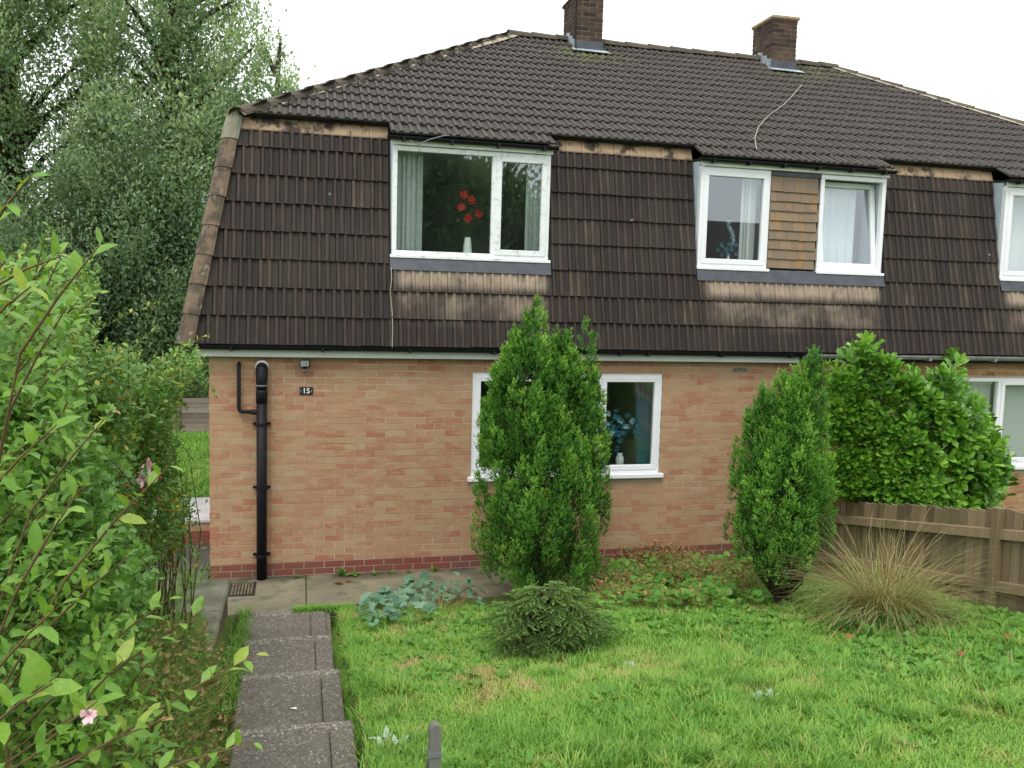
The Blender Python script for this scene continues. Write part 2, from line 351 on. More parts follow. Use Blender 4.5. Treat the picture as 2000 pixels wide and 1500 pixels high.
# ground materials
k = NT('soil_and_turf'); p = k.pos(); c = k.ramp(k.noise(2.2, 5), [(.3, (.065, .12, .025)), (.55, (.10, .16, .035)), (.75, (.14, .14, .05)), (.9, (.12, .10, .05))]); k.bump(k.noise(40, 3), .5, .02); m['ground'] = k.fin(c, .95, .1)
k = NT('old_concrete'); xy = k.xyz(); c = k.ramp(k.noise(1.6, 6, .6), [(.28, (.12, .105, .07)), (.5, (.185, .165, .11)), (.7, (.25, .215, .145))])
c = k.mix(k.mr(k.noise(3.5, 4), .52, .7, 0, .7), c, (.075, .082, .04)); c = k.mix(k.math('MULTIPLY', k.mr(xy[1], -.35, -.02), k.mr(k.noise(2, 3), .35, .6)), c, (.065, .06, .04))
k.bump(k.noise(70, 3), .25, .006); m['concrete'] = k.fin(c, .9, .25)
k = NT('exposed_aggregate'); v = k.voro(78); c = k.ramp(v.outputs['Color'], [(.15, (.095, .085, .068)), (.5, (.148, .132, .106)), (.72, (.192, .17, .136)), (.88, (.33, .30, .245)), (.97, (.52, .49, .44))])
c = k.mix(1, c, k.ramp(k.noise(1.7, 4), [(.3, .72), (.7, 1.12)]), 'MULTIPLY'); c = k.mix(k.mr(v.outputs['Distance'], .3, .6, 0, .6), c, (.115, .10, .08))
c = k.mix(k.mr(k.noise(2.6, 4), .56, .72, 0, .7), c, (.10, .095, .055)); k.bump(v.outputs['Distance'], -.5, .006); m['aggregate'] = k.fin(c, .85, .3)
k = NT('aggregate_nosing'); v = k.voro(75); c = k.ramp(v.outputs['Color'], [(.2, (.105, .094, .074)), (.55, (.165, .147, .118)), (.85, (.31, .28, .225)), (.97, (.5, .47, .42))]); k.bump(v.outputs['Distance'], -.5, .006); m['nosing'] = k.fin(c, .88, .3)
k = NT('mossy_coping'); c = k.ramp(k.noise(4, 5), [(.3, (.10, .105, .06)), (.5, (.165, .16, .11)), (.62, (.22, .21, .155)), (.75, (.085, .105, .04))]); k.bump(k.noise(50, 4), .4, .01); m['coping'] = k.fin(c, .75, .35)
k = NT('weathered_wall_face'); c = k.ramp(k.noise(1, 5, .6, k.scalev(k.pos(), (14, 14, 4))), [(.3, (.075, .06, .04)), (.55, (.15, .12, .075)), (.75, (.22, .18, .12))]); k.bump(k.noise(40, 4), .5, .01); m['wallface'] = k.fin(c, .95, .1)
k = NT('damp_concrete'); c = k.ramp(k.noise(2, 5), [(.3, (.045, .045, .035)), (.7, (.085, .082, .065))]); m['damp'] = k.fin(c, .6, .35)
m['paleslab'] = plain('pale_paving', (.42, .42, .42), .6, .4, .25, 5)
def woodmat(name, a, b, moss):
    k = NT(name); r = k.rnd(); g = k.noise(1, 6, .65, k.scalev(k.pos(), (30, 30, 2.2)), .4)
    c = k.mix(g, a, b); c = k.mix(1, c, k.ramp(r, [(0, .6), (1, 1.25)]), 'MULTIPLY'); c = k.mix(k.mr(k.noise(4, 4), .5, .72, 0, .6), c, moss); k.bump(g, .3, .004); return k.fin(c, .88, .2)
m['fence'] = woodmat('fence_timber', (.14, .10, .055), (.30, .235, .14), (.15, .155, .055))
m['stake'] = woodmat('grey_timber', (.12, .12, .11), (.22, .215, .19), (.13, .14, .09))
m['backfence'] = woodmat('pale_panel_timber', (.20, .155, .13), (.30, .24, .20), (.2, .19, .14))
m['bark'] = plain('bark', (.055, .042, .03), .95, .1, .4, 14)
m['twig'] = plain('red_brown_twig', (.15, .095, .05), .8, .2, .3, 20)
m['greystem'] = plain('green_brown_stem', (.10, .095, .04), .85, .15, .35, 20)
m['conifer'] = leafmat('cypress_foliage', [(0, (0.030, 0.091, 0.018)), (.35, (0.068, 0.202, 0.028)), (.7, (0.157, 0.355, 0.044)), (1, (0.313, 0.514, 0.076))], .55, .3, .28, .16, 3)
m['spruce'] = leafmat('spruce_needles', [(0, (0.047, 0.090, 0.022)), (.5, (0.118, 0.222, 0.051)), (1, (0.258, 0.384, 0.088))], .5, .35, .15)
m['laurel'] = leafmat('laurel_leaf', [(0, (0.056, 0.158, 0.016)), (.4, (0.111, 0.275, 0.025)), (.8, (0.185, 0.385, 0.042)), (.94, (0.271, 0.454, 0.056)), (1, (0.600, 0.412, 0.027))], .32, .5, .22, .14)
m['grass'] = leafmat('grass_blade', [(0, (0.094, 0.218, 0.031)), (.35, (0.168, 0.351, 0.052)), (.6, (0.242, 0.436, 0.071)), (.78, (0.362, 0.460, 0.112)), (.92, (0.496, 0.362, 0.177)), (1, (0.510, 0.314, 0.209))], .5, .3, .3, .14, 1.2)
m['tree'] = leafmat('tree_leaf', [(0, (0.065, 0.128, 0.057)), (.5, (0.183, 0.292, 0.142)), (.85, (0.312, 0.430, 0.223)), (1, (0.440, 0.507, 0.223))], .45, .4, .45, .2, .5)
m['rose'] = leafmat('rose_leaf', [(0, (0.083, 0.199, 0.039)), (.5, (0.140, 0.273, 0.060)), (.78, (0.216, 0.335, 0.072)), (.9, (0.531, 0.422, 0.048)), (1, (0.430, 0.186, 0.048))], .45, .35, .28, .15)
m['weigela'] = leafmat('broad_shrub_leaf', [(0, (0.074, 0.189, 0.025)), (.5, (0.142, 0.294, 0.036)), (.85, (0.221, 0.378, 0.047)), (.95, (0.315, 0.378, 0.063)), (1, (0.378, 0.210, 0.074))], .42, .4, .32, .12)
m['haw'] = leafmat('dark_lobed_leaf', [(0, (0.098, 0.230, 0.042)), (.6, (0.160, 0.325, 0.067)), (1, (0.250, 0.428, 0.089))], .45, .35, .25, .15)
m['dry'] = leafmat('dry_stalk', [(0, (0.180, 0.120, 0.054)), (.3, (0.336, 0.180, 0.078)), (.5, (0.456, 0.312, 0.144)), (.65, (0.204, 0.252, 0.072)), (1, (0.144, 0.312, 0.054))], .8, .15, .2, .2)
m['tuft'] = leafmat('tussock_blade', [(0, (0.130, 0.231, 0.043)), (.35, (0.240, 0.275, 0.076)), (.6, (0.360, 0.308, 0.123)), (.85, (0.260, 0.176, 0.071)), (1, (0.460, 0.418, 0.228))], .7, .2, .2, .15)
m['mantle'] = leafmat('silvery_lobed_leaf', [(0, (0.079, 0.179, 0.100)), (.5, (0.131, 0.257, 0.152)), (1, (0.231, 0.357, 0.242))], .7, .2, .22, .12)
m['weed'] = leafmat('weed_leaf', [(0, (0.066, 0.187, 0.028)), (.5, (0.121, 0.297, 0.039)), (.8, (0.187, 0.363, 0.055)), (.92, (0.286, 0.220, 0.077)), (1, (0.286, 0.132, 0.055))], .5, .3, .3, .15)
m['silver'] = leafmat('silver_leaf', [(0, (.30, .40, .30)), (1, (.50, .58, .50))], .8, .15, .2, .1)
m['pink'] = plain('pink_petal', (.74, .48, .50), .7, .2, .2, 25)
m['hiprose'] = plain('red_hip', (.30, .02, .015), .35, .45, .3, 30)
m['deadleaf'] = plain('dead_leaf', (.24, .085, .03), .7, .2, .3, 30)
# ================================================================== SETTING
xs = np.unique(np.round(np.concatenate([np.linspace(-70, -4, 12), np.linspace(-4, 9, 105), [.355, .365, 1.335, 1.345, .2], np.linspace(9, 80, 12)]), 4))
ys = np.unique(np.round(np.concatenate([np.linspace(-60, -10, 12), np.linspace(-10, 2, 110), [1.545, 1.555, 1.62], np.linspace(2, 24, 12), np.linspace(24, 160, 8)]), 4))
GX, GY = np.meshgrid(xs, ys); GZ = ground(GX, GY); nx_, ny_ = len(xs), len(ys)
ii = (np.arange(ny_ - 1)[:, None] * nx_ + np.arange(nx_ - 1)[None]).ravel()
go = obj('ground', fast_mesh('ground', np.stack([GX, GY, GZ], -1).reshape(-1, 3), [np.stack([ii, ii + 1, ii + nx_ + 1, ii + nx_], 1)]), m['ground']); tag(go, kind='structure')
# concrete apron along the house: two slabs
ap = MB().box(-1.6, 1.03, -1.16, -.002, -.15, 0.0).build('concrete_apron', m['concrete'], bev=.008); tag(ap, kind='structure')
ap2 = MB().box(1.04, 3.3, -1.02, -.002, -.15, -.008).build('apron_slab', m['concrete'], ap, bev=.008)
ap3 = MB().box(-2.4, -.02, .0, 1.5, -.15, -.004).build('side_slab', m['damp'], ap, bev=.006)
# stepped path
path = MB().box(.42, 1.26, -2.38, -1.17, -.3, -.012).build('path', m['aggregate']); tag(path, kind='structure')
edges = [-1.165, -2.35, -3.54, -4.76, -5.97, -7.18, -8.40, -9.61, -10.85]
for i in range(len(edges) - 1):
    z = .2 * i if i else .004
    x0 = .46 + .045 * i; x1 = 1.215 + .022 * i; ya, yb = edges[i], edges[i + 1] - .10
    tr = MB().box(x0, x1 - .141, yb, ya - .111, z - .35, z).build('tread', m['aggregate'], path, bev=.012)
    MB().box(x0 - .01, x1 + .004, ya - .108, ya, z - .35, z + .004).build('nosing', m['nosing'], path, bev=.02)
    MB().box(x1 - .137, x1, yb, ya - .117, z - .35, z - .002).build('side_kerb', m['aggregate'], path, bev=.006)
# ================================================================== HOUSES
XC = 7.10; XR = 14.26
house = empty('semi_detached_house', (3.5, 0, 0), 'buff brick house numbered 15 under dark tiled mansard roof with white dormer windows', 'house', 'pair of joined houses')
nb = empty('semi_detached_house', (10.6, 0, 0), 'neighbouring joined house with grey gutter and white blinds in its ground floor window', 'house', 'pair of joined houses')
TOPZ = 2.56
holes = [(2.91, 5.285, 1.03, 2.315), (8.75, 11.2, 1.03, 2.30)]
def in_hole(x0, x1, z0, z1):
    return any(x1 > a + .01 and x0 < b - .01 and z1 > c + .01 and z0 < d - .01 for a, b, c, d in holes)
def wall_core(x0, x1, hole, parent):
    a, b, c, d = hole; q = MB()
    q.box(x0, a, .0035, .28, -.2, TOPZ); q.box(b, x1, .0035, .28, -.2, TOPZ); q.box(a, b, .0035, .28, -.2, c); q.box(a, b, .0035, .28, d, TOPZ)
    return q
q = wall_core(.008, XC, holes[0], house); q.box(.008, .28, .28, 8.2, -.2, TOPZ); q.box(.28, XC, 8.0, 8.28, -.2, TOPZ)
wall = q.build('wall', m['mortar'], house)
q = wall_core(XC, XR - .008, holes[1], nb); q.box(XR - .28, XR - .008, .28, 8.2, -.2, TOPZ); q.box(XC, XR - .28, 8.0, 8.28, -.2, TOPZ)
wall_n = q.build('wall', m['mortar'], nb)
def brick_runs(xa, xb):
    out = []
    for cse in range(-2, 34):
        z0 = cse * .075 + .004; z1 = z0 + .066
        x = xa - (.1125 if cse % 2 else 0)
        while x < xb:
            b0, b1 = max(x + .0045, xa), min(x + .2205, xb); x += .225
            if b1 - b0 < .03: continue
            segs = [(b0, b1)]
            for (h0, h1, hz0, hz1) in holes:
                ns = []
                for (u, v) in segs:
                    if z1 > hz0 + .005 and z0 < hz1 - .005 and v > h0 and u < h1:
                        if u < h0 - .02: ns.append((u, h0))
                        if v > h1 + .02: ns.append((h1, v))
                    else: ns.append((u, v))
                segs = ns
            out += [(u, v, z0, z1) for u, v in segs if v - u > .02]
    return out
def lay_bricks(parent, mat, runs, single, corner=False):
    singles = [r for r in runs if single(r)]
    singles.sort(key=lambda r: (r[0] - CAM[0]) ** 2 + CAM[1] ** 2 + (r[2] - CAM[2]) ** 2); keep = set(singles[:295]); cache = {}
    rest = MB()
    for r in runs:
        u, v, z0, z1 = r; dp = .098 if not (corner and u < .01 and v - u < .14) else .21
        jy = random.uniform(-.0015, .0015)
        if r in keep:
            key = (round(v - u, 3), dp)
            if key not in cache: me = MB().box(0, v - u, 0, dp, 0, z1 - z0).mesh('brick'); me.materials.append(mat); cache[key] = me
            obj('brick', cache[key], None, parent, mw=Matrix.Translation((u, jy, z0)))
        else: rest.box(u, v, jy, dp, z0, z1)
    rest.build('brickwork', mat, parent, kind='stuff')
lay_bricks(wall, m['brick'], brick_runs(0, XC - .004), lambda r: r[1] < 2.95 and r[2] > -.02 and r[3] < 2.5 and not (.5 < .5 * (r[0] + r[1]) < .0), corner=True)
lay_bricks(wall_n, m['brick_n'], brick_runs(XC + .004, XR), lambda r: (r[2] > 2.27 and r[0] > 7.9 and r[1] < 10.5) or (r[0] > 9.3 and r[1] < 10.7 and r[3] < 1.04 and r[2] > .2))
q = MB()                                     # brickwork of the gable end
for cse in range(-2, 34):
    y = .115 if cse % 2 == 0 else .2275
    while y < 8.2:
        q.box(0.0, .05, y, min(y + .216, 8.2), cse * .075 + .004, cse * .075 + .070); y += .225
q.build('side_brickwork', m['brick'], wall, kind='stuff')
ab = MB().box(6.21, 6.425, -.004, .05, 2.345, 2.41).build('air_brick', m['bed_mortar'], wall); q = MB()
for i in range(2):
    for j in range(8): q.box(6.222 + j * .0245, 6.238 + j * .0245, -.006, 0, 2.357 + i * .024, 2.371 + i * .024)
q.build('vent_slots', m['dark'], wall)
# ---------------- roof surfaces
EY, EZ = -.20, 2.615; TY, TZ = .285, 5.175                       # mansard bottom and top line
mv = Vector((0, TY - EY, TZ - EZ)).normalized(); mn = Vector((0, -mv.z, mv.y)); ML = math.hypot(TY - EY, TZ - EZ)
UY, UZ = .18, 5.095; RY, RZ = 4.16, 5.095 + 3.98 * math.tan(R(30))
uv = Vector((0, math.cos(R(30)), math.sin(R(30)))); un = Vector((0, -math.sin(R(30)), math.cos(R(30))))
DX = [(1.94, 3.785), (5.66, 8.255), (10.06, 11.92)]              # dormers along x
TW, TL, TT = .205, .345, .02
prof = [(0, .002), (.05, .017), (.17, .017), (.27, 0.0), (.42, .0), (.50, .017), (.62, .017), (.72, 0.0), (.93, 0.0), (1.0, .004)]
def tile_mesh(w, L, relief=1.0):
    v = []; n = len(prof)
    for (yy, zz) in ((0, .032), (L, .006)):
        for (t, h) in prof: v.append((t * w * .978, yy, zz + h * relief))
    for (t, h) in prof: v.append((t * w * .978, 0.001, .032 - TT))
    f = [(i, i + 1, n + i + 1, n + i) for i in range(n - 1)] + [(2 * n + i, 2 * n + i + 1, i + 1, i) for i in range(n - 1)]
    f += [(0, n, 2 * n), (n - 1, 3 * n - 1, 2 * n - 1)]
    return v, f
RIB_SHADE = [min(1, h / .013) for _ in range(2) for (t, h) in prof] + [.0] * len(prof)  # profile height per vertex, drives the relief shading painted in the tile colour
_tm = {}
def tile_me(w, L, relief):
    key = (round(w, 3), round(L, 3), relief)
    if key not in _tm:
        v, f = tile_mesh(w, L, relief); me = bpy.data.meshes.new('tile'); me.from_pydata(v, [], f); me.update(); me.attributes.new('rib_shade', 'FLOAT', 'POINT').data.foreach_set('value', RIB_SHADE if relief else [.5] * len(v)); me.materials.append(m['tile']); _tm[key] = me
    return _tm[key]
def frame_m(o, u, v, n):
    M_ = Matrix.Identity(4)
    for r in range(3): M_[r][0], M_[r][1], M_[r][2], M_[r][3] = u[r], v[r], n[r], o[r]
    return M_
XV = Vector((1, 0, 0))
tiles = {0: [], 1: []}          # house index -> (priority, matrix, w, L, relief, clip)
def put_tile(x, w, s, L, org, v, n, relief, pr, clip=None):
    jit = random.uniform(-.003, .003); o = org + v * (s + jit) + XV * x + n * random.uniform(-.001, .002)
    tiles[0 if x + w / 2 < XC else 1].append((pr, frame_m(o, XV, v, n), w, L, relief, clip))
def row(x0, x1, s, L, org, v, n, relief, pr, clip=None):
    k = max(1, round((x1 - x0) / TW)); w = (x1 - x0) / k
    for i in range(k): put_tile(x0 + i * w, w, s, L, org, v, n, relief, pr, clip)
G1 = .3105; oM = Vector((0, EY, EZ))
hipL = lambda s: EY - .02 + (TY - EY) * s / ML             # x of the mansard's left edge at slope distance s
for kk in range(9):
    s = G1 * kk; L = TL if kk < 7 else (.30 if kk == 7 else .16)
    if kk == 8: s = 2.355; L = .23
    xl = hipL(s) + .01; xr = XR - xl
    segs = [(xl, xr)]
    if kk >= 3: segs = [(xl, DX[0][0] - .02), (DX[0][1] + .02, DX[1][0] - .02), (DX[1][1] + .02, DX[2][0] - .02), (DX[2][1] + .02, xr)]
    cl = ((Vector((hipL(s), EY + (TY - EY) * s / ML, EZ + s * mv.z)), Vector((TY - EY, 0, -(0) - 0)).normalized()), )
    for a, b in segs:
        # split at the party line
        if a < XC < b: parts_ = [(a, XC), (XC, b)]
        else: parts_ = [(a, b)]
        for (c0, c1) in parts_: row(c0, c1, s, L, oM, mv, mn, 1.0 if kk < 8 else 0.0, 0 if c1 < 10.7 else 2)
HX0 = .30; HK = (4.16 - HX0) / 3.98; G2 = .301; oU = Vector((0, UY, UZ)); UL = 3.98 / math.cos(R(30)); NR = int(UL / G2) + 1
for kk in range(NR):
    s = kk * G2; L = min(TL, UL - s + .01); hx = HX0 + s * math.cos(R(30)) * HK
    for i in range(int(math.floor(hx / TW)), int(math.ceil((XR - hx) / TW))):
        x = i * TW; L0 = hx; clip = None
        if x + TW < hx or x > XR - hx: continue
        if x < hx + .32: clip = (Vector((HX0, UY, UZ)), Vector((1, -HK, 0)).normalized())
        elif x + TW > XR - hx - .32: clip = (Vector((XR - HX0, UY, UZ)), Vector((-1, -HK, 0)).normalized())
        put_tile(x, TW, s, L, oU, uv, un, 1.25, 1 if (kk < 3 and x < 10.3) else 2, clip)
for di, (a, b) in enumerate(DX):               # one course carried forward over each dormer
    for (c0, c1) in ([(a - .02, XC), (XC, b + .02)] if a < XC < b else [(a - .02, b + .02)]):
        row(c0, c1, -G2, TL, oU, uv, un, 1.25, 1 if c0 < 10.3 else 2)
roofs = []
for hi, hp in ((0, house), (1, nb)):
    q = MB(); xa, xb = (EY - .02, XC) if hi == 0 else (XC, XR - EY + .02)
    ta, tb = (TY - .02, XC) if hi == 0 else (XC, XR - TY + .02); ra, rb = (RY, XC) if hi == 0 else (XC, XR - RY)
    ua, ub = (HX0, XC) if hi == 0 else (XC, XR - HX0)
    off = -.006
    A = [Vector((xa, EY, EZ)) + mn * off, Vector((xb, EY, EZ)) + mn * off, Vector((tb, TY, TZ)) + mn * off, Vector((ta, TY, TZ)) + mn * off]
    # mansard front, in strips that leave the dormers open
    cuts = sorted([x for d in DX for x in d if xa < x < xb]); zs_ = 3.50
    def mp(x, z): t_ = (z - EZ) / (TZ - EZ); return Vector((x, EY + (TY - EY) * t_, z)) + mn * off
    def lim(x, z):
        t_ = (z - EZ) / (TZ - EZ); lo = xa + (ta - xa) * t_; hi_ = xb + (tb - xb) * t_; return min(max(x, lo), hi_)
    def quad(x0, x1, z0, z1): q.add([mp(lim(x0, z0), z0), mp(lim(x1, z0), z0), mp(lim(x1, z1), z1), mp(lim(x0, z1), z1)], [(0, 1, 2, 3)])
    quad(xa, xb, EZ, zs_)
    bnd = [xa] + cuts + [xb]
    for x0, x1 in zip(bnd[:-1], bnd[1:]):
        if not any(d[0] - .01 < (x0 + x1) / 2 < d[1] + .01 for d in DX): quad(x0, x1, zs_, TZ)
    uo = un * -.006
    q.add([Vector((ua, UY, UZ)) + uo, Vector((ub, UY, UZ)) + uo, Vector((rb, RY, RZ)) + uo, Vector((ra, RY, RZ)) + uo], [(0, 1, 2, 3)])
    # soffit of the upper eave, back slope and end slopes
    YB = 2 * RY
    q.add([(ua, UY, UZ - .012), (ub, UY, UZ - .012), (ub, TY + .03, UZ - .02), (ua, TY + .03, UZ - .02)], [(0, 1, 2, 3)])
    q.add([(ua, YB - UY, UZ), (ub, YB - UY, UZ), (rb, RY, RZ - .006), (ra, RY, RZ - .006)], [(3, 2, 1, 0)])
    q.add([(xa, YB - EY, EZ), (xb, YB - EY, EZ), (tb, YB - TY, TZ), (ta, YB - TY, TZ)], [(3, 2, 1, 0)])
    if hi == 0:
        q.add([(HX0, UY, UZ), (HX0, YB - UY, UZ), (RY, RY, RZ - .006)], [(0, 2, 1)]); q.add([(xa, EY, EZ), (xa, YB - EY, EZ), (ta, YB - TY, TZ), (ta, TY, TZ)], [(3, 2, 1, 0)])
        pass
    else:
        q.add([(XR - HX0, UY, UZ), (XR - HX0, YB - UY, UZ), (XR - RY, RY, RZ - .006)], [(0, 1, 2)]); q.add([(xb, EY, EZ), (xb, YB - EY, EZ), (tb, YB - TY, TZ), (tb, TY, TZ)], [(0, 1, 2, 3)])
    roof = q.build('roof', m['felt'], hp); roofs.append(roof)
    tl = sorted(tiles[hi], key=lambda t: t[0]); rest = MB(); rest.att = []; cnt = 0
    def clipped(t):
        v, f = tile_mesh(t[2], t[3], t[4]); bm = bmesh.new(); bv = [bm.verts.new(t[1] @ Vector(p)) for p in v]
        for fc in f: bm.faces.new([bv[i] for i in fc])
        bmesh.ops.bisect_plane(bm, geom=bm.verts[:] + bm.edges[:] + bm.faces[:], plane_co=t[5][0], plane_no=t[5][1], clear_inner=True)
        bm.verts.index_update(); V_ = [w_.co.copy() for w_ in bm.verts]; F_ = [tuple(w_.index for w_ in fc.verts) for fc in bm.faces]; bm.free(); return V_, F_
    for t in tl:
        if t[5] is None and cnt < 298 and t[0] < 2:
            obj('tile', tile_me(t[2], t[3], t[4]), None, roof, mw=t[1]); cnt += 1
        else:
            if t[5] is not None: V_, F_ = clipped(t)
            else: V_, F_ = tile_mesh(t[2], t[3], t[4]); V_ = [t[1] @ Vector(p) for p in V_]
            if F_: rest.add(V_, F_); rest.att += (RIB_SHADE if t[5] is None else [.5] * len(V_))
    if hi == 0:      # gable-end mansard and hip slope tiles
        ang = Matrix.Rotation(-math.pi / 2, 4, 'Z')
        for kk in range(8):
            s = G1 * kk; y0 = hipL(s) + .02
            y = y0
            while y < YB - y0:
                o = Vector((EY - .02 + (TY - EY) * s / ML, y + TW, EZ + s * mv.z))
                Mx = frame_m(o, Vector((0, -1, 0)), Vector((mv.y, 0, mv.z)), Vector((-mv.z, 0, mv.y))); V_, F_ = tile_mesh(TW, TL, 1); rest.add([Mx @ Vector(p) for p in V_], F_); rest.att += RIB_SHADE; y += TW
        for kk in range(NR):
            s = kk * G2; hx = HX0 + s * math.cos(R(30)) * HK; y = UY + s * math.cos(R(30))
            while y + TW < YB - UY - s * math.cos(R(30)):
                o = Vector((hx, y + TW, UZ + s * .5)); Mx = frame_m(o, Vector((0, -1, 0)), Vector((uv.y, 0, uv.z)), Vector((-uv.z, 0, uv.y))); V_, F_ = tile_mesh(TW, min(TL, UL - s), 1); rest.add([Mx @ Vector(p) for p in V_], F_); rest.att += RIB_SHADE; y += TW
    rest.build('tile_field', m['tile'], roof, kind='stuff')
# ---------------- hip and ridge tiles
def cap_tile(p0, p1, side, upv, r0, r1, mat, parent, name, arch=.75, th=.016):
    """half-round capping from p0 to p1"""
    p0, p1 = Vector(p0), Vector(p1); ax = (p1 - p0).normalized(); sd2 = Vector(side).normalized(); up = Vector(upv); up = (up - ax * up.dot(ax)).normalized(); sd2 = ax.cross(up)
    v = []; n = 7
    for (p, r) in ((p0, r0), (p1, r1)):
        for k_ in range(n):
            a = math.pi * k_ / (n - 1); v.append(p + sd2 * math.cos(a) * r + up * (math.sin(a) * r * arch - .02))
    for k_ in range(n):
        a = math.pi * k_ / (n - 1); r = r0 - th; v.append(p0 + sd2 * math.cos(a) * r + up * (math.sin(a) * r * arch - .02))
    f = [(i, i + 1, n + i + 1, n + i) for i in range(n - 1)] + [(2 * n + i, 2 * n + i + 1, i + 1, i) for i in range(n - 1)]
    return MB().add(v, f).build(name, mat, parent, smooth=False)
A0 = Vector((EY - .03, EY, EZ - .01)); A1 = Vector((TY - .03, TY, TZ - .04)); hd = (A1 - A0)
nh = 8
for i in range(nh):
    a = A0 + hd * (i / nh); b = A0 + hd * ((i + 1) / nh + .01)
    big = i == nh - 1
    cap_tile(a, b, XV, Vector((-1, -1, .2)), .135, .118, m['coping'] if big else m['hip'], roofs[0], 'hip_tile', .55)
H0 = Vector((HX0 - .02, UY - .02, UZ - .005)); H1 = Vector((RY, RY, RZ)); 
for side in (0, 1):
    nhp = 15
    for i in range(nhp):
        a = H0 + (H1 - H0) * (i / nhp); b = H0 + (H1 - H0) * ((i + 1.06) / nhp)
        if side: a = Vector((XR - a.x, a.y, a.z)); b = Vector((XR - b.x, b.y, b.z))
        cap_tile(a + Vector((0, 0, .008)), b, XV, Vector((0, 0, 1)), .135, .118, m['ridge'], roofs[side], 'hip_tile', .62)
    a, b = H0.copy(), H1.copy()
    if side: a.x, b.x = XR - a.x, XR - b.x
    sd3 = Vector(((1 if not side else -1), -1, 0)).normalized(); q = MB()
    nn = 40; pts = []
    for i in range(nn):            # bedding mortar with an uneven edge
        p = a + (b - a) * (i / (nn - 1)); wv = .135 + .035 * random.random() + (.05 if (side == 0 and i > nn - 9) else (.035 if side else -.02)); pts += [p + sd3 * .05 + Vector((0, 0, .035)), p + sd3 * wv + Vector((0, 0, -.03 - (.0)))]
    q.add(pts, [(2 * i, 2 * i + 2, 2 * i + 3, 2 * i + 1) for i in range(nn - 1)]); q.build('bedding', m['bed_mortar'], roofs[side])
nr = 15; x = RY
while x < XR - RY - .05:
    x1 = min(x + .40, XR - RY); cx = (x + x1) / 2
    cap_tile((x, RY, RZ + .012), (x1 + .012, RY, RZ + .004), (0, 1, 0), (0, 0, 1), .13, .118, m['ridge'], roofs[0 if cx < XC else 1], 'ridge_tile', .8); x += .40
# ---------------- chimneys
def chimney(parent, x0, y0, zb, zt, cap):
    w, d = .45, .675; core = MB().box(x0 + .008, x0 + w - .008, y0 + .008, y0 + d - .008, zb, zt - .02).build('chimney', m['chmortar'], parent)
    cache = {}; z = zb; cse = 0
    def br(a, b, c, e):
        key = (round(b - a, 3), round(e - c, 3))
        if key not in cache: me = MB().box(0, b - a, 0, e - c, 0, .064).mesh('brick'); me.materials.append(m['chbrick']); cache[key] = me
        obj('brick', cache[key], None, core, mw=Matrix.Translation((a + random.uniform(-.002, .002), c + random.uniform(-.002, .002), z)))
    while z + .07 < zt - .04:
        g = .005
        if cse % 2 == 0:
            for yy in (y0, y0 + d - .1025):
                for i in range(2): br(x0 + i * .225 + (g if i else 0), x0 + (i + 1) * .225 - (0 if i else g), yy, yy + .1025)
            for xx in (x0, x0 + w - .1025):
                for i in range(2): br(xx, xx + .1025, y0 + .1125 + i * .225, y0 + .1125 + (i + 1) * .225 - 2 * g)
        else:
            for xx in (x0, x0 + w - .1025):
                for i in range(3): br(xx, xx + .1025, y0 + i * .225 + (g if i else 0), y0 + (i + 1) * .225 - (g if i < 2 else 0))
            for yy in (y0, y0 + d - .1025): br(x0 + .1125, x0 + .3375, yy, yy + .1025)
        z += .075; cse += 1
    MB().box(x0 - .03, x0 + w + .03, y0 - .03, y0 + d + .03, z, z + .05).build('capping', m['chmortar'] if cap else m['chbrick'], core, bev=.01)
    MB().box(x0 - .008, x0 + w + .008, y0 - .008, y0 + d + .008, z - .012, z - .001).build('capping_bed', m['chmortar'], core)
    q = MB().lathe((x0 + .16, y0 + .3, z + .05), [(.12, 0), (.11, .05), (.07, .075)], 10); q.build('flaunching', m['bed_mortar'], core)
    # lead: front apron, side soakers following the pitch
    zf = UZ + (y0 - UY) * math.tan(R(30)); q = MB()
    q.box(x0 - .012, x0 + w + .012, y0 - .014, y0 - .002, zf - .03, zf + .17); q.build('front_flashing', m['lead'], core)
    q = MB(); a0 = Vector((x0 - .06, y0 - .015, zf + .035)); q.prism([a0, a0 + XV * (w + .12), a0 + XV * (w + .14) - uv * .21 + un * .02, a0 - uv * .19 + un * .022 - XV * .02], [p + un * .006 for p in (a0, a0 + XV * (w + .12), a0 + XV * (w + .14) - uv * .21 + un * .02, a0 - uv * .19 + un * .022 - XV * .02)]); q.build('apron_flashing', m['lead_pale'], core)
    q = MB()
    for i in range(4):
        yy = y0 + i * .15; zz = UZ + (min(yy + .15, RY) - UY) * math.tan(R(30)); zl = UZ + (yy - UY) * math.tan(R(30)); q.prism([(x0 - .009, yy, zl), (x0 - .009, yy + .155, zl + .08), (x0 - .009, yy + .155, zz + .14), (x0 - .009, yy, zz + .10)], [(x0 - .003, yy, zl), (x0 - .003, yy + .155, zl + .08), (x0 - .003, yy + .155, zz + .14), (x0 - .003, yy, zz + .10)])
    q.build('side_flashing', m['lead_pale'], core)
    return core
c1 = chimney(house, 5.16, 3.70, 7.0, 8.05, False); c2 = chimney(nb, 8.60, 3.70, 7.0, 8.05, True)
MB().tube([(5.155, 3.692, 8.0), (5.155, 3.69, 7.3), (5.15, 3.60, 7.12)], .014, 6).build('aerial_lead', m['black'], c1)
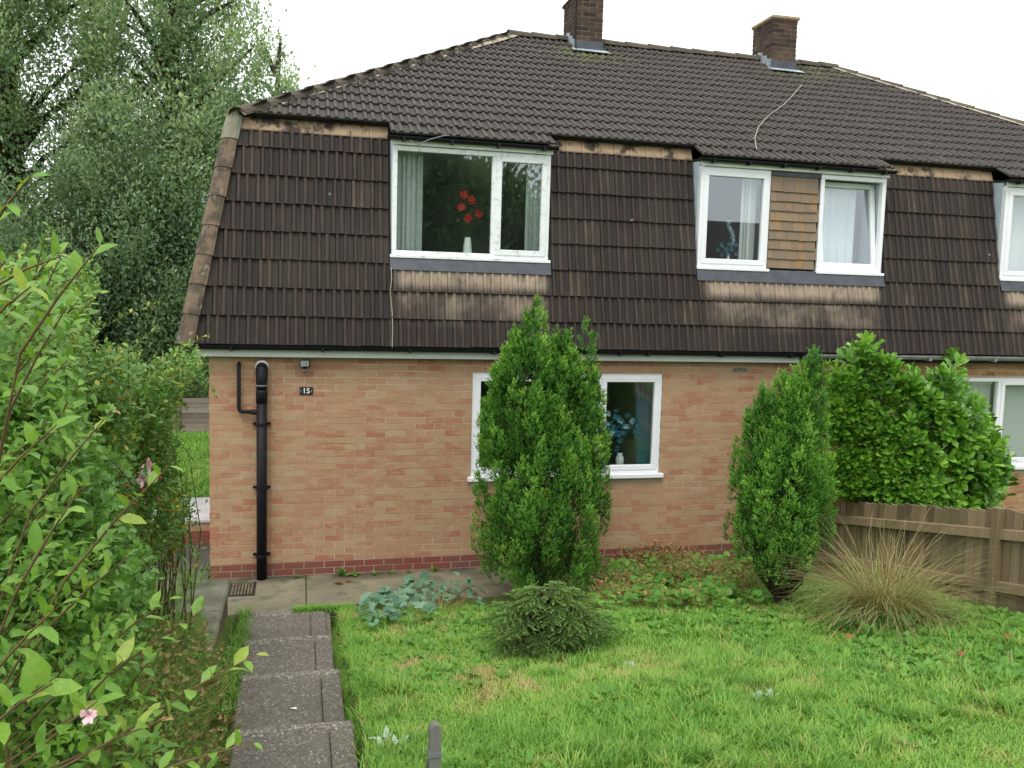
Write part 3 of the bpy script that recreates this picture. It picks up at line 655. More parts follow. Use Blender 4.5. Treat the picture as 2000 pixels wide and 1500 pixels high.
# ---------------- eaves
MB().box(EY + .08, XC - .03, -.115, -.095, 2.478, 2.585).build('fascia', m['fascia'], house, bev=.004)
MB().box(EY + .08, XC, -.095, .006, 2.50, 2.512).build('soffit', m['fascia'], house)
def gutter(parent, x0, x1, y, z, r, mat, brackets, join=False):
    v = []; n = 9
    for xx in (x0, x1):
        for rr in (r, r - .004):
            for k_ in range(n): a = math.pi + math.pi * k_ / (n - 1); v.append((xx, y + rr * math.cos(a), z + rr * math.sin(a)))
    f = [(i, i + 1, 2 * n + i + 1, 2 * n + i) for i in range(n - 1)] + [(n + i + 1, n + i, 3 * n + i, 3 * n + i + 1) for i in range(n - 1)] + [(0, 2 * n, 3 * n, n), (n - 1, 2 * n - 1, 4 * n - 1, 3 * n - 1)]
    f += [tuple(range(n)), tuple(range(2 * n, 3 * n))[::-1]]
    G = MB().add(v, f)
    if join:
        for bx in brackets: G.box(bx - .014, bx + .014, y - r - .006, y + r, z - r - .012, z - r + .03)
    g = G.build('gutter', mat, parent)
    for bx in ([] if join else brackets): MB().box(bx - .014, bx + .014, y - r - .006, y + r, z - r - .012, z - r + .03).build('gutter_bracket', mat, g, bev=.003)
gutter(house, EY + .04, XC - .02, -.168, 2.612, .055, m['black'], [.25, 1.2, 2.15, 3.1, 4.05, 4.65, 5.0, 5.95, 6.9])
gutter(nb, XC, XR + .1, -.175, 2.600, .06, m['gutter_grey'], [7.9, 8.9, 9.9, 10.9])
MB().box(XC - .03, XR, -.115, -.09, 2.50, 2.6).build('fascia', m['dark'], nb); MB().box(XC, XR, -.09, .006, 2.505, 2.515).build('soffit', m['dark'], nb)
# ---------------- windows
def ring(q, x0, x1, z0, z1, w, y0, y1, wb=None):
    wb = wb or w
    q.box(x0, x0 + w, y0, y1, z0 + wb, z1 - w); q.box(x1 - w, x1, y0, y1, z0 + wb, z1 - w); q.box(x0, x1, y0, y1, z1 - w, z1); q.box(x0, x1, y0, y1, z0, z0 + wb)
def pane(x0, x1, z0, z1, y, par): return MB().box(x0, x1, y, y + .006, z0, z1).build('pane', m['glass'], par)
def room(par, x0, x1, y0, y1, z0, z1):
    q = MB(); v = [(x0, y0, z0), (x1, y0, z0), (x1, y1, z0), (x0, y1, z0), (x0, y0, z1), (x1, y0, z1), (x1, y1, z1), (x0, y1, z1)]
    q.add(v, [(0, 1, 2, 3), (7, 6, 5, 4), (5, 6, 2, 1), (6, 7, 3, 2), (7, 4, 0, 3)]); return q.build('room_lining', m['room'], par)
# ground floor window, three lights
def ground_window(par, x0, x1, z0, z1, mull, sash):
    q = MB(); yf = .012; ring(q, x0, x1, z0 + .055, z1, .055, yf, .085)
    for mx in mull: q.box(mx - .03, mx + .03, yf + .002, .083, z0 + .11, z1 - .055)
    w = q.build('window', m['upvc'], par, bev=.004)
    MB().box(x0 - .035, x1 + .045, -.055, .10, z0, z0 + .054).build('sill', m['upvc'], w, bev=.006)
    xs_ = [x0 + .025] + list(mull) + [x1 - .025]
    for i in range(len(xs_) - 1):
        a, b = xs_[i] + .03, xs_[i + 1] - .03
        if i in sash:
            q = MB(); ring(q, a - .012, b + .012, z0 + .098, z1 - .043, .058, yf - .012, .05); q.build('sash', m['upvc'], w, bev=.004); pane(a + .04, b - .04, z0 + .15, z1 - .095, .03, w)
        else: pane(a - .008, b + .008, z0 + .10, z1 - .05, .04, w)
    return w
gw = ground_window(house, 2.91, 5.285, 1.035, 2.315, (3.70, 4.49), (0, 2))
room(house, 2.5, 5.8, .285, 4.2, .1, 2.45)
gw2 = ground_window(nb, 8.75, 11.2, 1.035, 2.30, (10.235,), (1,))
room(nb, 8.3, 11.7, .285, 4.0, .1, 2.45)
def dormer(par, x0, x1, lights, mat, name='dormer', panel=None):
    zb, zt = 3.635, 4.845; y0, y1 = 0.0, .07
    dm = MB().box(x0 + .052, x1 - .052, .08, .11, zb - .1, zb + .02).build(name, m['dark'], par)
    for xx, sgn in ((x0, 1), (x1, -1)):
        a, b = (xx + .004, xx + .05) if sgn > 0 else (xx - .05, xx - .004)
        poly = [(.075, zb - .14), (.075, zt + .06), (.42, zt + .10), (.42, zb - .1)]
        MB().prism([(a, yy, zz) for yy, zz in poly], [(b, yy, zz) for yy, zz in poly]).build('cheek', m['cheek'], dm)
    MB().box(x0 - .006, x1 + .006, y0 - .035, y0 - .012, zt + .004, zt + .075).build('fascia', m['upvc'] if panel else m['upvc_old'], dm, bev=.003)
    MB().box(x0 + .05, x1 - .05, y0 - .01, .3, zt + .006, zt + .03).build('soffit', m['upvc_old'], dm)
    # gutter along the dormer head
    gutter(dm, x0 - .06, x1 + .05, -.085, zt + .085, .042, m['black'], np.linspace(x0 + .12, x1 - .12, 4 if not panel else 6), True)
    # lead under the window
    a = Vector((x0 - .02, -.02, zb - .012)); q = MB(); zz = zb - .165; yb = EY + (TY - EY) * (zz - EZ) / (TZ - EZ) - .045
    P_ = [(x0 - .01, -.022, zb - .004), (x1 + .012, -.022, zb - .004), (x1 + .012, yb, zz), (x0 - .01, yb, zz)]
    q.prism(P_, [(p[0], p[1] + .012, p[2]) for p in P_]); q.build('lead_flashing', m['lead'], dm)
    for (a, b, sashes) in lights:
        q = MB(); ring(q, a, b, zb, zt, .055, y0, y1); w = q.build('window', mat, par if b < 7.2 or a > 8.5 else nb, bev=.004)
        MB().box(a - .02, b + .02, y0 - .045, y0 + .02, zb - .03, zb + .006).build('sill', mat, w, bev=.004)
        for (c, d, op) in sashes:
            if op == 'fixed': pane(c, d, zb + .05, zt - .05, .03, w)
            elif op == 'sash':
                q = MB(); ring(q, c, d, zb + .045, zt - .045, .062, y0 - .014, .05); q.build('sash', mat, w, bev=.005); pane(c + .055, d - .055, zb + .1, zt - .1, .02, w)
            elif op == 'mull': q = MB().box(c, d, y0 + .002, y1 - .002, zb + .056, zt - .056); q.build('mullion', mat, w, bev=.003)
            elif op == 'tilt':       # tilted inwards at the head
                q = MB(); ring(q, c, d, 0, zt - zb - .11, .062, -.03, .03); me = q.mesh('sash', bev=.005); Mx = Matrix.Translation((0, .055, zb + .055)) @ Matrix.Rotation(R(-7.5), 4, 'X'); me.transform(Mx); sa = obj('sash', me, mat, w)
                me = MB().box(c + .055, d - .055, -.003, .003, .055, zt - zb - .165).mesh('pane'); me.transform(Mx); obj('pane', me, m['glass'], w)
    return dm
d1 = dormer(house, *DX[0], [(1.95, 3.775, [(2.0, 3.085, 'fixed'), (3.085, 3.145, 'mull'), (3.135, 3.735, 'sash')])], m['upvc_old'])
room(house, 1.6, 4.4, .43, 4.0, 2.8, 5.0)
d2 = dormer(house, DX[1][0], DX[1][1], [(5.67, 6.605, [(5.71, 6.57, 'sash')]), (7.305, 8.245, [(7.36, 8.19, 'tilt')])], m['upvc'], panel=(6.61, 7.30))
room(house, 5.3, 6.92, .43, 4.0, 2.8, 5.0); room(nb, 7.0, 8.6, .43, 3.2, 2.8, 5.0)
d3 = dormer(nb, *DX[2], [(10.07, 11.91, [(10.12, 11.0, 'sash'), (11.0, 11.06, 'mull'), (11.07, 11.86, 'fixed')])], m['upvc'])
room(nb, 9.7, 12.2, .43, 3.6, 2.8, 5.0)
# clay tiles hung between the two windows of the shared dormer
tp = MB().box(6.608, 7.302, .03, .09, 3.64, 4.84).build('tile_panel', m['dark'], d2)
z = 3.655; kk = 0
while z < 4.70:
    h_ = .118 if kk < 8 else .22; xx = 6.615 - (.08 if kk % 2 else 0)
    while xx < 7.29:
        a, b = max(xx, 6.615), min(xx + .162, 7.295); xx += .165
        if b - a < .03: continue
        jz = random.uniform(-.004, .004); me = MB().prism([(a, -.004, z + jz), (b, -.004, z + jz), (b, .008, z + jz), (a, .008, z + jz)], [(a, .018, z + h_ + .03), (b, .018, z + h_ + .03), (b, .028, z + h_ + .03), (a, .028, z + h_ + .03)])
        me.build('hung_tile', m['clay'], d2)
    z += h_; kk += 1
MB().box(6.61, 7.3, -.004, .03, 4.79, 4.842).build('panel_head_flashing', m['lead'], d2)
# ================================================================== THINGS ON THE HOUSE
# soil pipe with branch
t = empty('soil_pipe', (.56, -.09, 0), 'black soil pipe with capped bend at its top running down the brick front wall', 'pipe')
px, py = .555, -.085
MB().tube([(px, py, -.03), (px, py, 2.02)], .055, 16).build('pipe', m['black'], t, True)
MB().tube([(px, py, 1.98), (px, py, 2.10), (px, py, 2.12)], [.062, .062, .056], 16).build('coupler', m['black'], t, True)
MB().tube([(px, py, 2.10), (px, py - .005, 2.25), (px, py + .012, 2.33), (px, -.002, 2.37)], [.056, .062, .064, .063], 16).build('bend', m['black'], t, True)
MB().tube([(px, -.03, 2.365), (px, .012, 2.378)], .071, 16).build('wall_collar', m['white'], t, True)
MB().tube([(px, py, 2.16), (px, py, 2.175)], .062, 16).build('seal_ring', m['grey_metal'], t)
for zz in (1.74, 1.03, .27):
    MB().tube([(px, py, zz - .015), (px, py, zz + .015)], .061, 14).box(px - .095, px + .095, -.035, -.02, zz - .014, zz + .014).box(px - .085, px - .06, -.02, .002, zz - .01, zz + .01).box(px + .06, px + .085, -.02, .002, zz - .01, zz + .01).build('bracket', m['black'], t)
MB().tube([(.315, .0, 2.395), (.315, -.04, 2.39), (.315, -.055, 2.36), (.315, -.055, 1.91), (.325, -.058, 1.885), (.35, -.06, 1.875), (.50, -.075, 1.872)], .021, 10).build('waste_pipe', m['black'], t, True)
MB().tube([(.445, -.072, 1.872), (.51, -.078, 1.872)], .03, 10).build('boss', m['black'], t)
# security light
t = empty('security_light', (1.01, -.06, 2.4), 'small black security floodlight with sensor under the white fascia', 'lamp')
MB().prism([(.955, -.13, 2.37), (1.065, -.13, 2.37), (1.065, -.13, 2.455), (.955, -.13, 2.455)], [(.975, -.03, 2.385), (1.045, -.03, 2.385), (1.045, -.03, 2.445), (.975, -.03, 2.445)]).box(.99, 1.03, -.035, .003, 2.33, 2.42).build('housing', m['black'], t)
MB().box(.966, 1.054, -.135, -.1305, 2.382, 2.445).build('glass', m['lens'], t)
MB().tube([(1.01, -.03, 2.345), (1.01, -.075, 2.33), (1.01, -.10, 2.325)], [.018, .024, .02], 10).build('sensor', m['grey_metal'], t, True)
# number plate 15
t = empty('house_number_plate', (1.028, 0, 2.1), 'black plate with white number 15 on brick wall', 'number plate')
MB().box(.957, 1.10, -.014, .001, 2.055, 2.142).build('plate', m['slate'], t, bev=.004)
fc = bpy.data.curves.new('digits', 'FONT'); fc.body = '15'; fc.size = .082; fc.align_x = 'CENTER'; fc.align_y = 'CENTER'; fc.extrude = .0015; fc.offset = .0012
fo = bpy.data.objects.new('digits_tmp', fc); COL.objects.link(fo); bpy.context.view_layer.update()
me = bpy.data.meshes.new_from_object(fo.evaluated_get(bpy.context.evaluated_depsgraph_get())); bpy.data.objects.remove(fo)
me.transform(Matrix.Translation((1.0285, -.0155, 2.0985)) @ Matrix.Rotation(R(90), 4, 'X')); me.materials.clear(); obj('digits', me, m['white'], t)
for sx in (-1, 1):
    q = MB(); q.tube([(1.0285 + sx * (.052 + .006 * math.cos(a)), -.0145, 2.0985 + .014 * math.sin(a)) for a in np.linspace(-1.2, 1.2, 7)], .0016, 5); q.build('scroll', m['white'], t)
# cables on the roof
P2 = lambda x, s: Vector((x, UY, UZ)) + uv * s + un * .05
pts = [(1478, 292), (1474, 270), (1482, 247), (1502, 225), (1530, 205), (1545, 190), (1566, 166)]
def on_plane(px_, py_, o, n):
    d = ray(px_, py_); o = np.array(o); n = np.array(n); return CAM + d * (((o - CAM) @ n) / (d @ n))
cab = [on_plane(a, b, oU + un * .05, un) for a, b in pts]
tag(MB().tube(cab, .007, 6).build('cable', m['bed_mortar']), 'pale loose cable curling down the roof from the chimney', 'cable')
cab = [on_plane(a, b, oM + mn * .045, mn) for a, b in [(764, 522), (765, 545), (762, 570), (766, 610), (767, 640), (766, 678)]]
tag(MB().tube(cab, .005, 6).build('cable', m['bed_mortar']), 'thin pale cable hanging down dark tiles below the dormer with red flowers', 'cable')
cab = [Vector((2.12, -.14, 4.88)), Vector((2.22, -.15, 4.84)), Vector((2.33, -.15, 4.90)), Vector((2.5, -.12, 4.96)), Vector((2.66, -.06, 4.99))]
tag(MB().tube(cab, .006, 6).build('cable', m['grey_metal']), 'black loop of cable on the gutter above the dormer with red flowers', 'cable')
# ---------------- things behind the glass
def vertical_blind(label, xs_, y, z0, z1, w, mat, group=None):
    t = empty('vertical_blind', (float(np.mean(xs_)), y, z0), label, 'blind', group)
    for i, x in enumerate(xs_):
        a = R(28 + 10 * math.sin(i * 2.1)); c, s_ = math.cos(a) * w / 2, math.sin(a) * w / 2
        MB().prism([(x - c, y - s_, z0), (x + c, y + s_, z0), (x + c, y + s_ + .002, z0), (x - c, y - s_ + .002, z0)], [(x - c, y - s_, z1), (x + c, y + s_, z1), (x + c, y + s_ + .002, z1), (x - c, y - s_ + .002, z1)]).build('slat', mat, t)
    MB().box(min(xs_) - .05, max(xs_) + .05, y - .02, y + .02, z1, z1 + .03).build('head_rail', mat, t); return t
vertical_blind('pale vertical blind drawn to the left of the red flowers', [2.06, 2.115, 2.17, 2.225, 2.28], .16, 3.66, 4.80, .085, m['blind'])
vertical_blind('pale vertical blind behind the narrow sash of the dormer with red flowers', [3.56, 3.61, 3.66, 3.71], .16, 3.66, 4.80, .085, m['blind'])
vertical_blind('pale vertical blind beside white and blue flowers', [6.33, 6.38, 6.43, 6.48], .16, 3.66, 4.80, .085, m['blind_w'])
def curtain(label, x0, x1, y, z0, z1, mat, folds=5, amp=.03, gather=0):
    q = MB(); n = folds * 6; v = []
    for j, zz in enumerate((z0, z0 + (z1 - z0) * .4, z1)):
        for i in range(n + 1):
            u = i / n; xx = x0 + (x1 - x0) * u; 
            if gather: xx = xx + gather * (1 - j / 2) * (1 - u)
            v.append((xx, y + amp * math.sin(u * folds * 2 * math.pi), zz))
    f = [(j * (n + 1) + i, j * (n + 1) + i + 1, (j + 1) * (n + 1) + i + 1, (j + 1) * (n + 1) + i) for j in range(2) for i in range(n)]
    return tag(q.add(v, f).build('curtain', mat, None, True), label, 'curtain')
curtain('white sheer curtain behind the tilted dormer window', 7.50, 8.05, .34, 3.66, 4.72, m['sheer'], 5, .02, .0)
curtain('teal blue curtain at the edge of the ground floor window', 5.02, 5.25, .22, 1.1, 2.27, m['teal'], 4, .025, .06)
def vase(name, label, c, prof, mat): return tag(MB().lathe(c, prof, 14).build(name, mat, None, True), label, 'vase')
def flower_head(mb, c, r, n=7, facing=(0, -1, 0)):
    c = Vector(c); f = Vector(facing).normalized(); u = f.orthogonal().normalized(); w = f.cross(u)
    for i in range(n):
        a = 2 * math.pi * i / n + random.random() * .4; d = u * math.cos(a) + w * math.sin(a); s_ = u * -math.sin(a) + w * math.cos(a); rr = r * random.uniform(.8, 1.1)
        mb.add([c, c + d * rr * .6 + s_ * rr * .3 + f * .012, c + d * rr + f * random.uniform(-.006, .02), c + d * rr * .6 - s_ * rr * .3 + f * .012], [(0, 1, 2, 3)])
VP = lambda x, y, Y: onY(x, y, Y)
v1 = VP(913, 487, .12); vase('vase', 'pale tapered vase holding red flowers behind upper window', (v1[0], .12, 3.645), [(.05, 0), (.055, .04), (.045, .15), (.034, .225), (.03, .23), (.026, .2)], m['china'])
t = empty('red_flowers', (v1[0], .12, 3.87), 'five red artificial flowers standing in a pale vase behind upper window', 'flowers')
for (fx, fy) in [(906, 381), (921, 391), (901, 405), (934, 418), (914, 426)]:
    p = VP(fx, fy, .12); q = MB(); flower_head(q, p, .058, 8); flower_head(q, p + np.array([0, -.012, 0]), .03, 6); q.build('flower', m['red'], t)
    MB().tube([(v1[0], .12, 3.84), ((v1[0] * .6 + p[0] * .4), .12, 4.0), tuple(p)], .003, 5).build('stem', m['stemdark'], t)
v2 = VP(1422, 500, .14); vase('vase', 'slim white vase behind the dormer window beside hung clay tiles', (v2[0], .14, 3.645), [(.03, 0), (.026, .08), (.014, .17), (.012, .175)], m['china'])
t = empty('spray_of_flowers', (v2[0], .14, 3.82), 'spray of white blossom and blue flowers in slim white vase upstairs', 'flowers')
q = MB()
for i in range(26):
    u = i / 25; p = (v2[0] + .03 + .06 * math.sin(u * 5) * .5 + random.uniform(-.02, .02) - .02 * u, .14 + random.uniform(-.02, .02), 3.92 + .30 * u); flower_head(q, p, .026, 5)
q.build('blossom', m['palepetal'], t); q = MB()
for i in range(14): flower_head(q, (v2[0] + random.uniform(-.16, .12), .14 + random.uniform(-.03, .03), 3.83 + random.uniform(-.03, .13)), .035, 6)
q.build('blue_flower', m['bluepetal'], t); MB().tube([(v2[0], .14, 3.8), (v2[0] + .02, .14, 4.0), (v2[0] + .03, .14, 4.2)], .003, 5).build('stem', m['stemdark'], t)
v3 = VP(1210, 905, .15); vase('vase', 'white vase holding teal flowers behind ground floor window', (v3[0], .15, 1.13), [(.045, 0), (.052, .05), (.05, .13), (.03, .17), (.036, .19), (.03, .18)], m['china'])
t = empty('teal_flowers', (v3[0], .15, 1.3), 'bunch of teal flowers in white vase behind ground floor window', 'flowers')
qa, qb = MB(), MB()
for i in range(46):
    fx, fy = random.gauss(1205, 16), random.gauss(835, 15); p = VP(fx, fy, .15 + random.uniform(-.05, .05)); flower_head(qa, p, random.uniform(.03, .05), 7, (random.uniform(-.5, .5), -1, random.uniform(-.3, .5)))
for (fx, fy) in [(1187, 808), (1195, 845), (1212, 822), (1222, 833), (1185, 828), (1235, 822)]: flower_head(qb, VP(fx, fy, .10), .045, 9)
qa.build('teal_flower', m['bluepetal'], t); qb.build('pale_flower', m['palepetal'], t)
MB().tube([(v3[0], .15, 1.28), (v3[0] + .01, .15, 1.42), (v3[0] + .01, .15, 1.55)], .012, 6).build('stem', m['stemdark'], t)
# neighbour's venetian blinds
for (a, b, lab) in ((8.84, 10.2, 'white slatted blind behind wide pane of neighbouring ground floor window'), (10.3, 11.12, 'white slatted blind behind narrow sash of neighbouring ground floor window')):
    t = empty('venetian_blind', ((a + b) / 2, .16, 1.1), lab, 'blind'); q = MB(); z = 1.12
    while z < 2.2:
        q.prism([(a, .13, z), (b, .13, z), (b, .132, z + .001), (a, .132, z + .001)], [(a, .165, z + .024), (b, .165, z + .024), (b, .167, z + .025), (a, .167, z + .025)]); z += .026
    q.build('slats', m['blind_w'], t, kind='stuff'); MB().box(a, b, .12, .17, 2.2, 2.25).build('head_rail', m['blind_w'], t)
curtain('white blind behind the dormer of the neighbouring house', 10.2, 10.95, .3, 3.7, 4.75, m['blind_w'], 3, .01)
# ================================================================== GARDEN FURNITURE
# fence beside the neighbour: boards, rails, posts
t = empty('garden_fence', (7.12, -2.2, .3), 'weathered brown vertical board fence between the two front gardens', 'fence')
FX = 7.12; ftop = lambda y: .925 + (-1.0 - y) * .195
y = -.55; i = 0; fm = {}
while y > -6.2:
    w = .098; zt = ftop(y) + random.uniform(-.012, .012); zb_ = float(ground(FX, y - .05)) - .03
    MB().prism([(FX, y, zb_), (FX, y - w, zb_), (FX, y - w, zt), (FX, y, zt)], [(FX + .018 + .004 * (i % 2), y, zb_), (FX + .018 + .004 * (i % 2), y - w, zb_), (FX + .018 + .004 * (i % 2), y - w, zt), (FX + .018 + .004 * (i % 2), y, zt)]).build('board', m['fence'], t)
    y -= w + random.uniform(.006, .016); i += 1
def rail(y0, y1, dz):
    a, b = ftop(y0) - dz, ftop(y1) - dz
    MB().prism([(FX - .05, y0, a), (FX - .05, y1, b), (FX - .002, y1, b), (FX - .002, y0, a)], [(FX - .045, y0, a + .085), (FX - .045, y1, b + .085), (FX - .002, y1, b + .095), (FX - .002, y0, a + .095)]).build('rail', m['fence'], t)
for (y0, y1) in ((-.6, -3.42), (-3.5, -5.88)): rail(y0, y1, .27); rail(y0, y1, .75)
for yy in (-.56, -3.46, -5.9):
    zb_ = float(ground(FX, yy)) - .1; zt = ftop(yy) + .02
    MB().box(FX - .085, FX - .004, yy - .04, yy + .04, zb_, zt).build('post', m['fence'], t, bev=.006)
# low retaining wall at the foot of the bank
t = empty('retaining_wall', (.2, -2.4, .1), 'low mossy retaining wall with flat stone top beside the stepped path', 'wall')
MB().box(-.02, .315, -3.24, -1.60, -.2, .43).build('wall_face', m['wallface'], t, bev=.02)
yy = -1.565
for ln in (.86, .85):
    MB().box(-.12, .335, yy - ln + .008, yy, .43, .492).build('coping_stone', m['coping'], t, bev=.014); yy -= ln
# drain cover
t = empty('drain_cover', (.38, -.42, 0), 'dark square drain recess beside foot of the black soil pipe', 'drain')
q = MB(); ring(q, .24, .50, -.62, -.20, .03, 0, 0); 
MB().box(.235, .505, -.63, -.19, .001, .006).build('frame', m['dark'], t)
for i in range(7): MB().box(.26 + i * .033, .28 + i * .033, -.60, -.22, .006, .012).build('bar', m['wallface'], t)
# stake by the lawn
p = onD(850, 1412, 3.5); gz = float(ground(p[0], p[1])); t = empty('timber_stake', (p[0], p[1], gz), 'grey weathered timber stake with rounded top standing in the lawn by the path', 'stake')
q = MB(); w = .023; pr = [(-w, 0), (w, 0)] ; pol = [(p[0] - w, gz - .2), (p[0] + w, gz - .2), (p[0] + w, p[2] - .03)] + [(p[0] + w * math.cos(a), p[2] - .03 + .03 * math.sin(a)) for a in np.linspace(.3, math.pi - .3, 6)] + [(p[0] - w, p[2] - .03)]
q.prism([(a, p[1] - .02, b) for a, b in pol], [(a, p[1] + .02, b) for a, b in pol]); q.build('shaft', m['stake'], t)
MB().box(p[0] - w - .004, p[0] + w + .004, p[1] - .024, p[1] + .024, p[2] - .135, p[2] - .115).build('wire_band', m['grey_metal'], t)
MB().box(p[0] - w - .004, p[0] + .006 + w, p[1] + .0205, p[1] + .045, gz - .1, p[2] - .17).build('batten', m['stake'], t)
# litter and fallen leaves
def flat_leaf(name, px_, py_, L, mat, label, cat, group=None, z=.012):
    p = gpix(px_, py_); p[2] = z if z is not None else p[2] + .02; a = random.uniform(0, 6.3); d = np.array([[math.cos(a), math.sin(a), .15]])
    lv = Leaves(); lv.add(p[None], d, (0, 0, 1), L, L * .6, .5); return tag(build_leaves(name, lv, T_LEAF, mat), label, cat, group)
pz = onY(690, 1137, -.3); 
for (x_, y_) in ((.0, 0), (.13, .05)):
    a = random.uniform(0, 6); lv = Leaves(); c0 = np.array([[1.33 + x_, -.33 + y_, .012]]); lv.add(c0, np.array([[math.cos(a), math.sin(a), .12]]), (0, 0, 1), .13 - .05 * (x_ > 0), .09 - .03 * (x_ > 0), .5)
    tag(build_leaves('fallen_leaf', lv, T_LEAF, m['deadleaf']), ('larger rusty dead leaf on the concrete below the brick wall' if x_ == 0 else 'smaller rusty dead leaf near the larger one on the concrete apron'), 'leaf', 'fallen leaves')
def scrap(p, s, label):
    q = MB(); p = Vector(p); v = [p + Vector((random.uniform(-s, s), random.uniform(-s, s), random.uniform(0, s * .5))) for _ in range(9)]
    bm = bmesh.new(); [bm.verts.new(a) for a in v]; bmesh.ops.convex_hull(bm, input=bm.verts[:]); me = bpy.data.meshes.new('scrap'); bm.to_mesh(me); bm.free(); return tag(obj('scrap', me, m['white']), label, 'litter')
scrap((.93, -4.15, .402), .022, 'scrap of white litter on a middle tread of the path')
scrap((5.35, -.35, .05), .05, 'scrap of white litter against the red brick plinth')
# ---------------- behind the house: raised bed, paving, far fence
t = empty('raised_bed_wall', (-1.0, 1.55, 0), 'low dark red brick wall with pale paving on top behind the house corner', 'wall')
bedw = MB().box(-2.6, -.03, 1.51, 1.60, -.1, .26).build('core', m['mortar'], t); cache = MB().box(0, .216, 0, .10, 0, .066).mesh('brick'); cache.materials.append(m['brick'])
for cse in range(3):
    for i in range(11): obj('brick', cache, m['brick'], t, mw=Matrix.Translation((-2.6 + i * .225 + (.11 if cse % 2 else 0), 1.495, .004 + cse * .075)))
for i in range(5): MB().box(-2.6 + i * .52, -2.6 + i * .52 + .51, 1.47, 2.75, .262, .305).build('paving_slab', m['paleslab'], t, bev=.008)
t = empty('panel_fence', (-2, 10.6, 0), 'pale slatted panel fence at the far end of the back garden', 'fence')
for pn in range(6):
    x0 = -9.0 + pn * 1.83; zb_ = float(ground(x0, 10.6)) - .02; fy = 10.6
    for s_ in range(7): MB().box(x0 + .03, x0 + 1.77, fy - .02 + .008 * (s_ % 2), fy + .008 * (s_ % 2), zb_ + .02 + s_ * .112, zb_ + .125 + s_ * .112).build('slat', m['backfence'], t)
    MB().box(x0 - .05, x0 + .025, fy - .07, fy + .03, zb_ - .1, zb_ + .86).build('post', m['fence'], t)
    MB().box(x0 + .87, x0 + .91, fy - .05, fy - .023, zb_, zb_ + .81).build('batten', m['fence'], t)
# ================================================================== PLANTS
def rand_dirs(n, zmin=-1, zmax=1):
    z = rng.uniform(zmin, zmax, n); a = rng.uniform(0, 2 * np.pi, n); r = np.sqrt(1 - z * z); return np.stack([r * np.cos(a), r * np.sin(a), z], 1)
Z3 = np.array([0, 0, 1.0])
# ---------- lawn
def vnoise(x, y, s, seed=0):
    r = np.random.default_rng(seed); tb = r.random((64, 64)); u, v = x * s, y * s; i, j = np.floor(u).astype(int), np.floor(v).astype(int); fu, fv = u - i, v - j; fu = fu * fu * (3 - 2 * fu); fv = fv * fv * (3 - 2 * fv)
    g = lambda a, b: tb[a % 64, b % 64]; return (g(i, j) * (1 - fu) + g(i + 1, j) * fu) * (1 - fv) + (g(i, j + 1) * (1 - fu) + g(i + 1, j + 1) * fu) * fv
def inview(p, m_=60):
    d = (p - CAM) @ RM.T; x = 1000 + FPX * d[:, 0] / d[:, 2]; y = 750 - FPX * d[:, 1] / d[:, 2]; return (d[:, 2] > .1) & (x > -m_) & (x < 2000 + m_) & (y > -m_) & (y < 1500 + m_ * 2)
def grass(name, x0, x1, y0, y1, n, hl, wd, mat, tintf, keep=None, margin=60):
    lv = Leaves(); x = rng.uniform(x0, x1, n); y = rng.uniform(y0, y1, n); p = np.stack([x, y, ground(x, y) - .008], 1)
    ok = inview(p, margin)
    if keep is not None: ok &= keep(x, y)
    p = p[ok]; x, y = p[:, 0], p[:, 1]; k = len(p); ln = vnoise(x, y, 1.3, 5); cl = vnoise(x, y, 5, 6)
    L = rng.uniform(*hl, k) * (.55 + .75 * ln) * (.75 + .6 * cl); a = vnoise(x, y, 3.2, 8) * 9 + rng.normal(0, 1.8, k); lean = rng.uniform(.1, 1.5, k) * (.6 + .6 * cl)
    d = np.stack([np.cos(a) * lean, np.sin(a) * lean, np.ones(k)], 1); up = np.stack([np.cos(a), np.sin(a), np.full(k, -.2)], 1)
    lv.add(p, d, up, L, rng.uniform(*wd, k), np.clip(tintf(x, y) + rng.normal(0, .09, k), 0, 1)); return lv
def lawn_tint(x, y):
    base = .14 + .26 * vnoise(x, y, .9, 2) + .24 * vnoise(x, y, 3.1, 3) + .16 * vnoise(x, y, 9, 4)
    dry = (sstep(.60, .88, vnoise(x + 3, y, 1.9, 14)) * .28 + .22 * sstep(.55, .8, vnoise(x, y, 4.5, 17)) + .15 * sstep(3.6, 1.6, x) * vnoise(x, y, 2.5, 19)) * (.4 + .6 * vnoise(x, y, 6, 15)); return np.clip(base + dry, 0, .90)
lk = lambda x, y: ~((x > .36) & (x < 1.25 + np.clip(-y - 1.2, 0, 9) * .018)) & (((x - 2.9) / .42) ** 2 + ((y + 3.45) / .3) ** 2 > 1) & ~((y > -1.55) & (x > 1.5) & (x < 6.9)) & ~((x < 1.9) & (y > -1.17))
lv = grass('lawn', 1.18, 7.15, -8.0, -1.12, 360000, (.032, .068), (.005, .0085), m['grass'], lawn_tint, lk, 650)
for i in range(750):
    px_, py_ = rng.uniform(640, 2010), rng.uniform(1195, 1510); p = gpix(px_, py_)
    if p[0] > 7.0 or not lk(p[:1], p[1:2])[0] or vnoise(p[:1], p[1:2], 1.4, 51)[0] < .45: continue
    n = 34; a = rng.uniform(0, 6.28, n); o = p + np.stack([rng.normal(0, .035, n), rng.normal(0, .035, n), 0 * a], 1); ln_ = rng.uniform(.2, 1.1, n); t0 = rng.uniform(.05, .75)
    lv.add(o, np.stack([np.cos(a) * ln_, np.sin(a) * ln_, np.ones(n)], 1), np.stack([np.cos(a), np.sin(a), -.2 + 0 * a], 1), rng.uniform(.07, .15, n), .0065, np.clip(rng.normal(t0, .1, n), 0, 1))
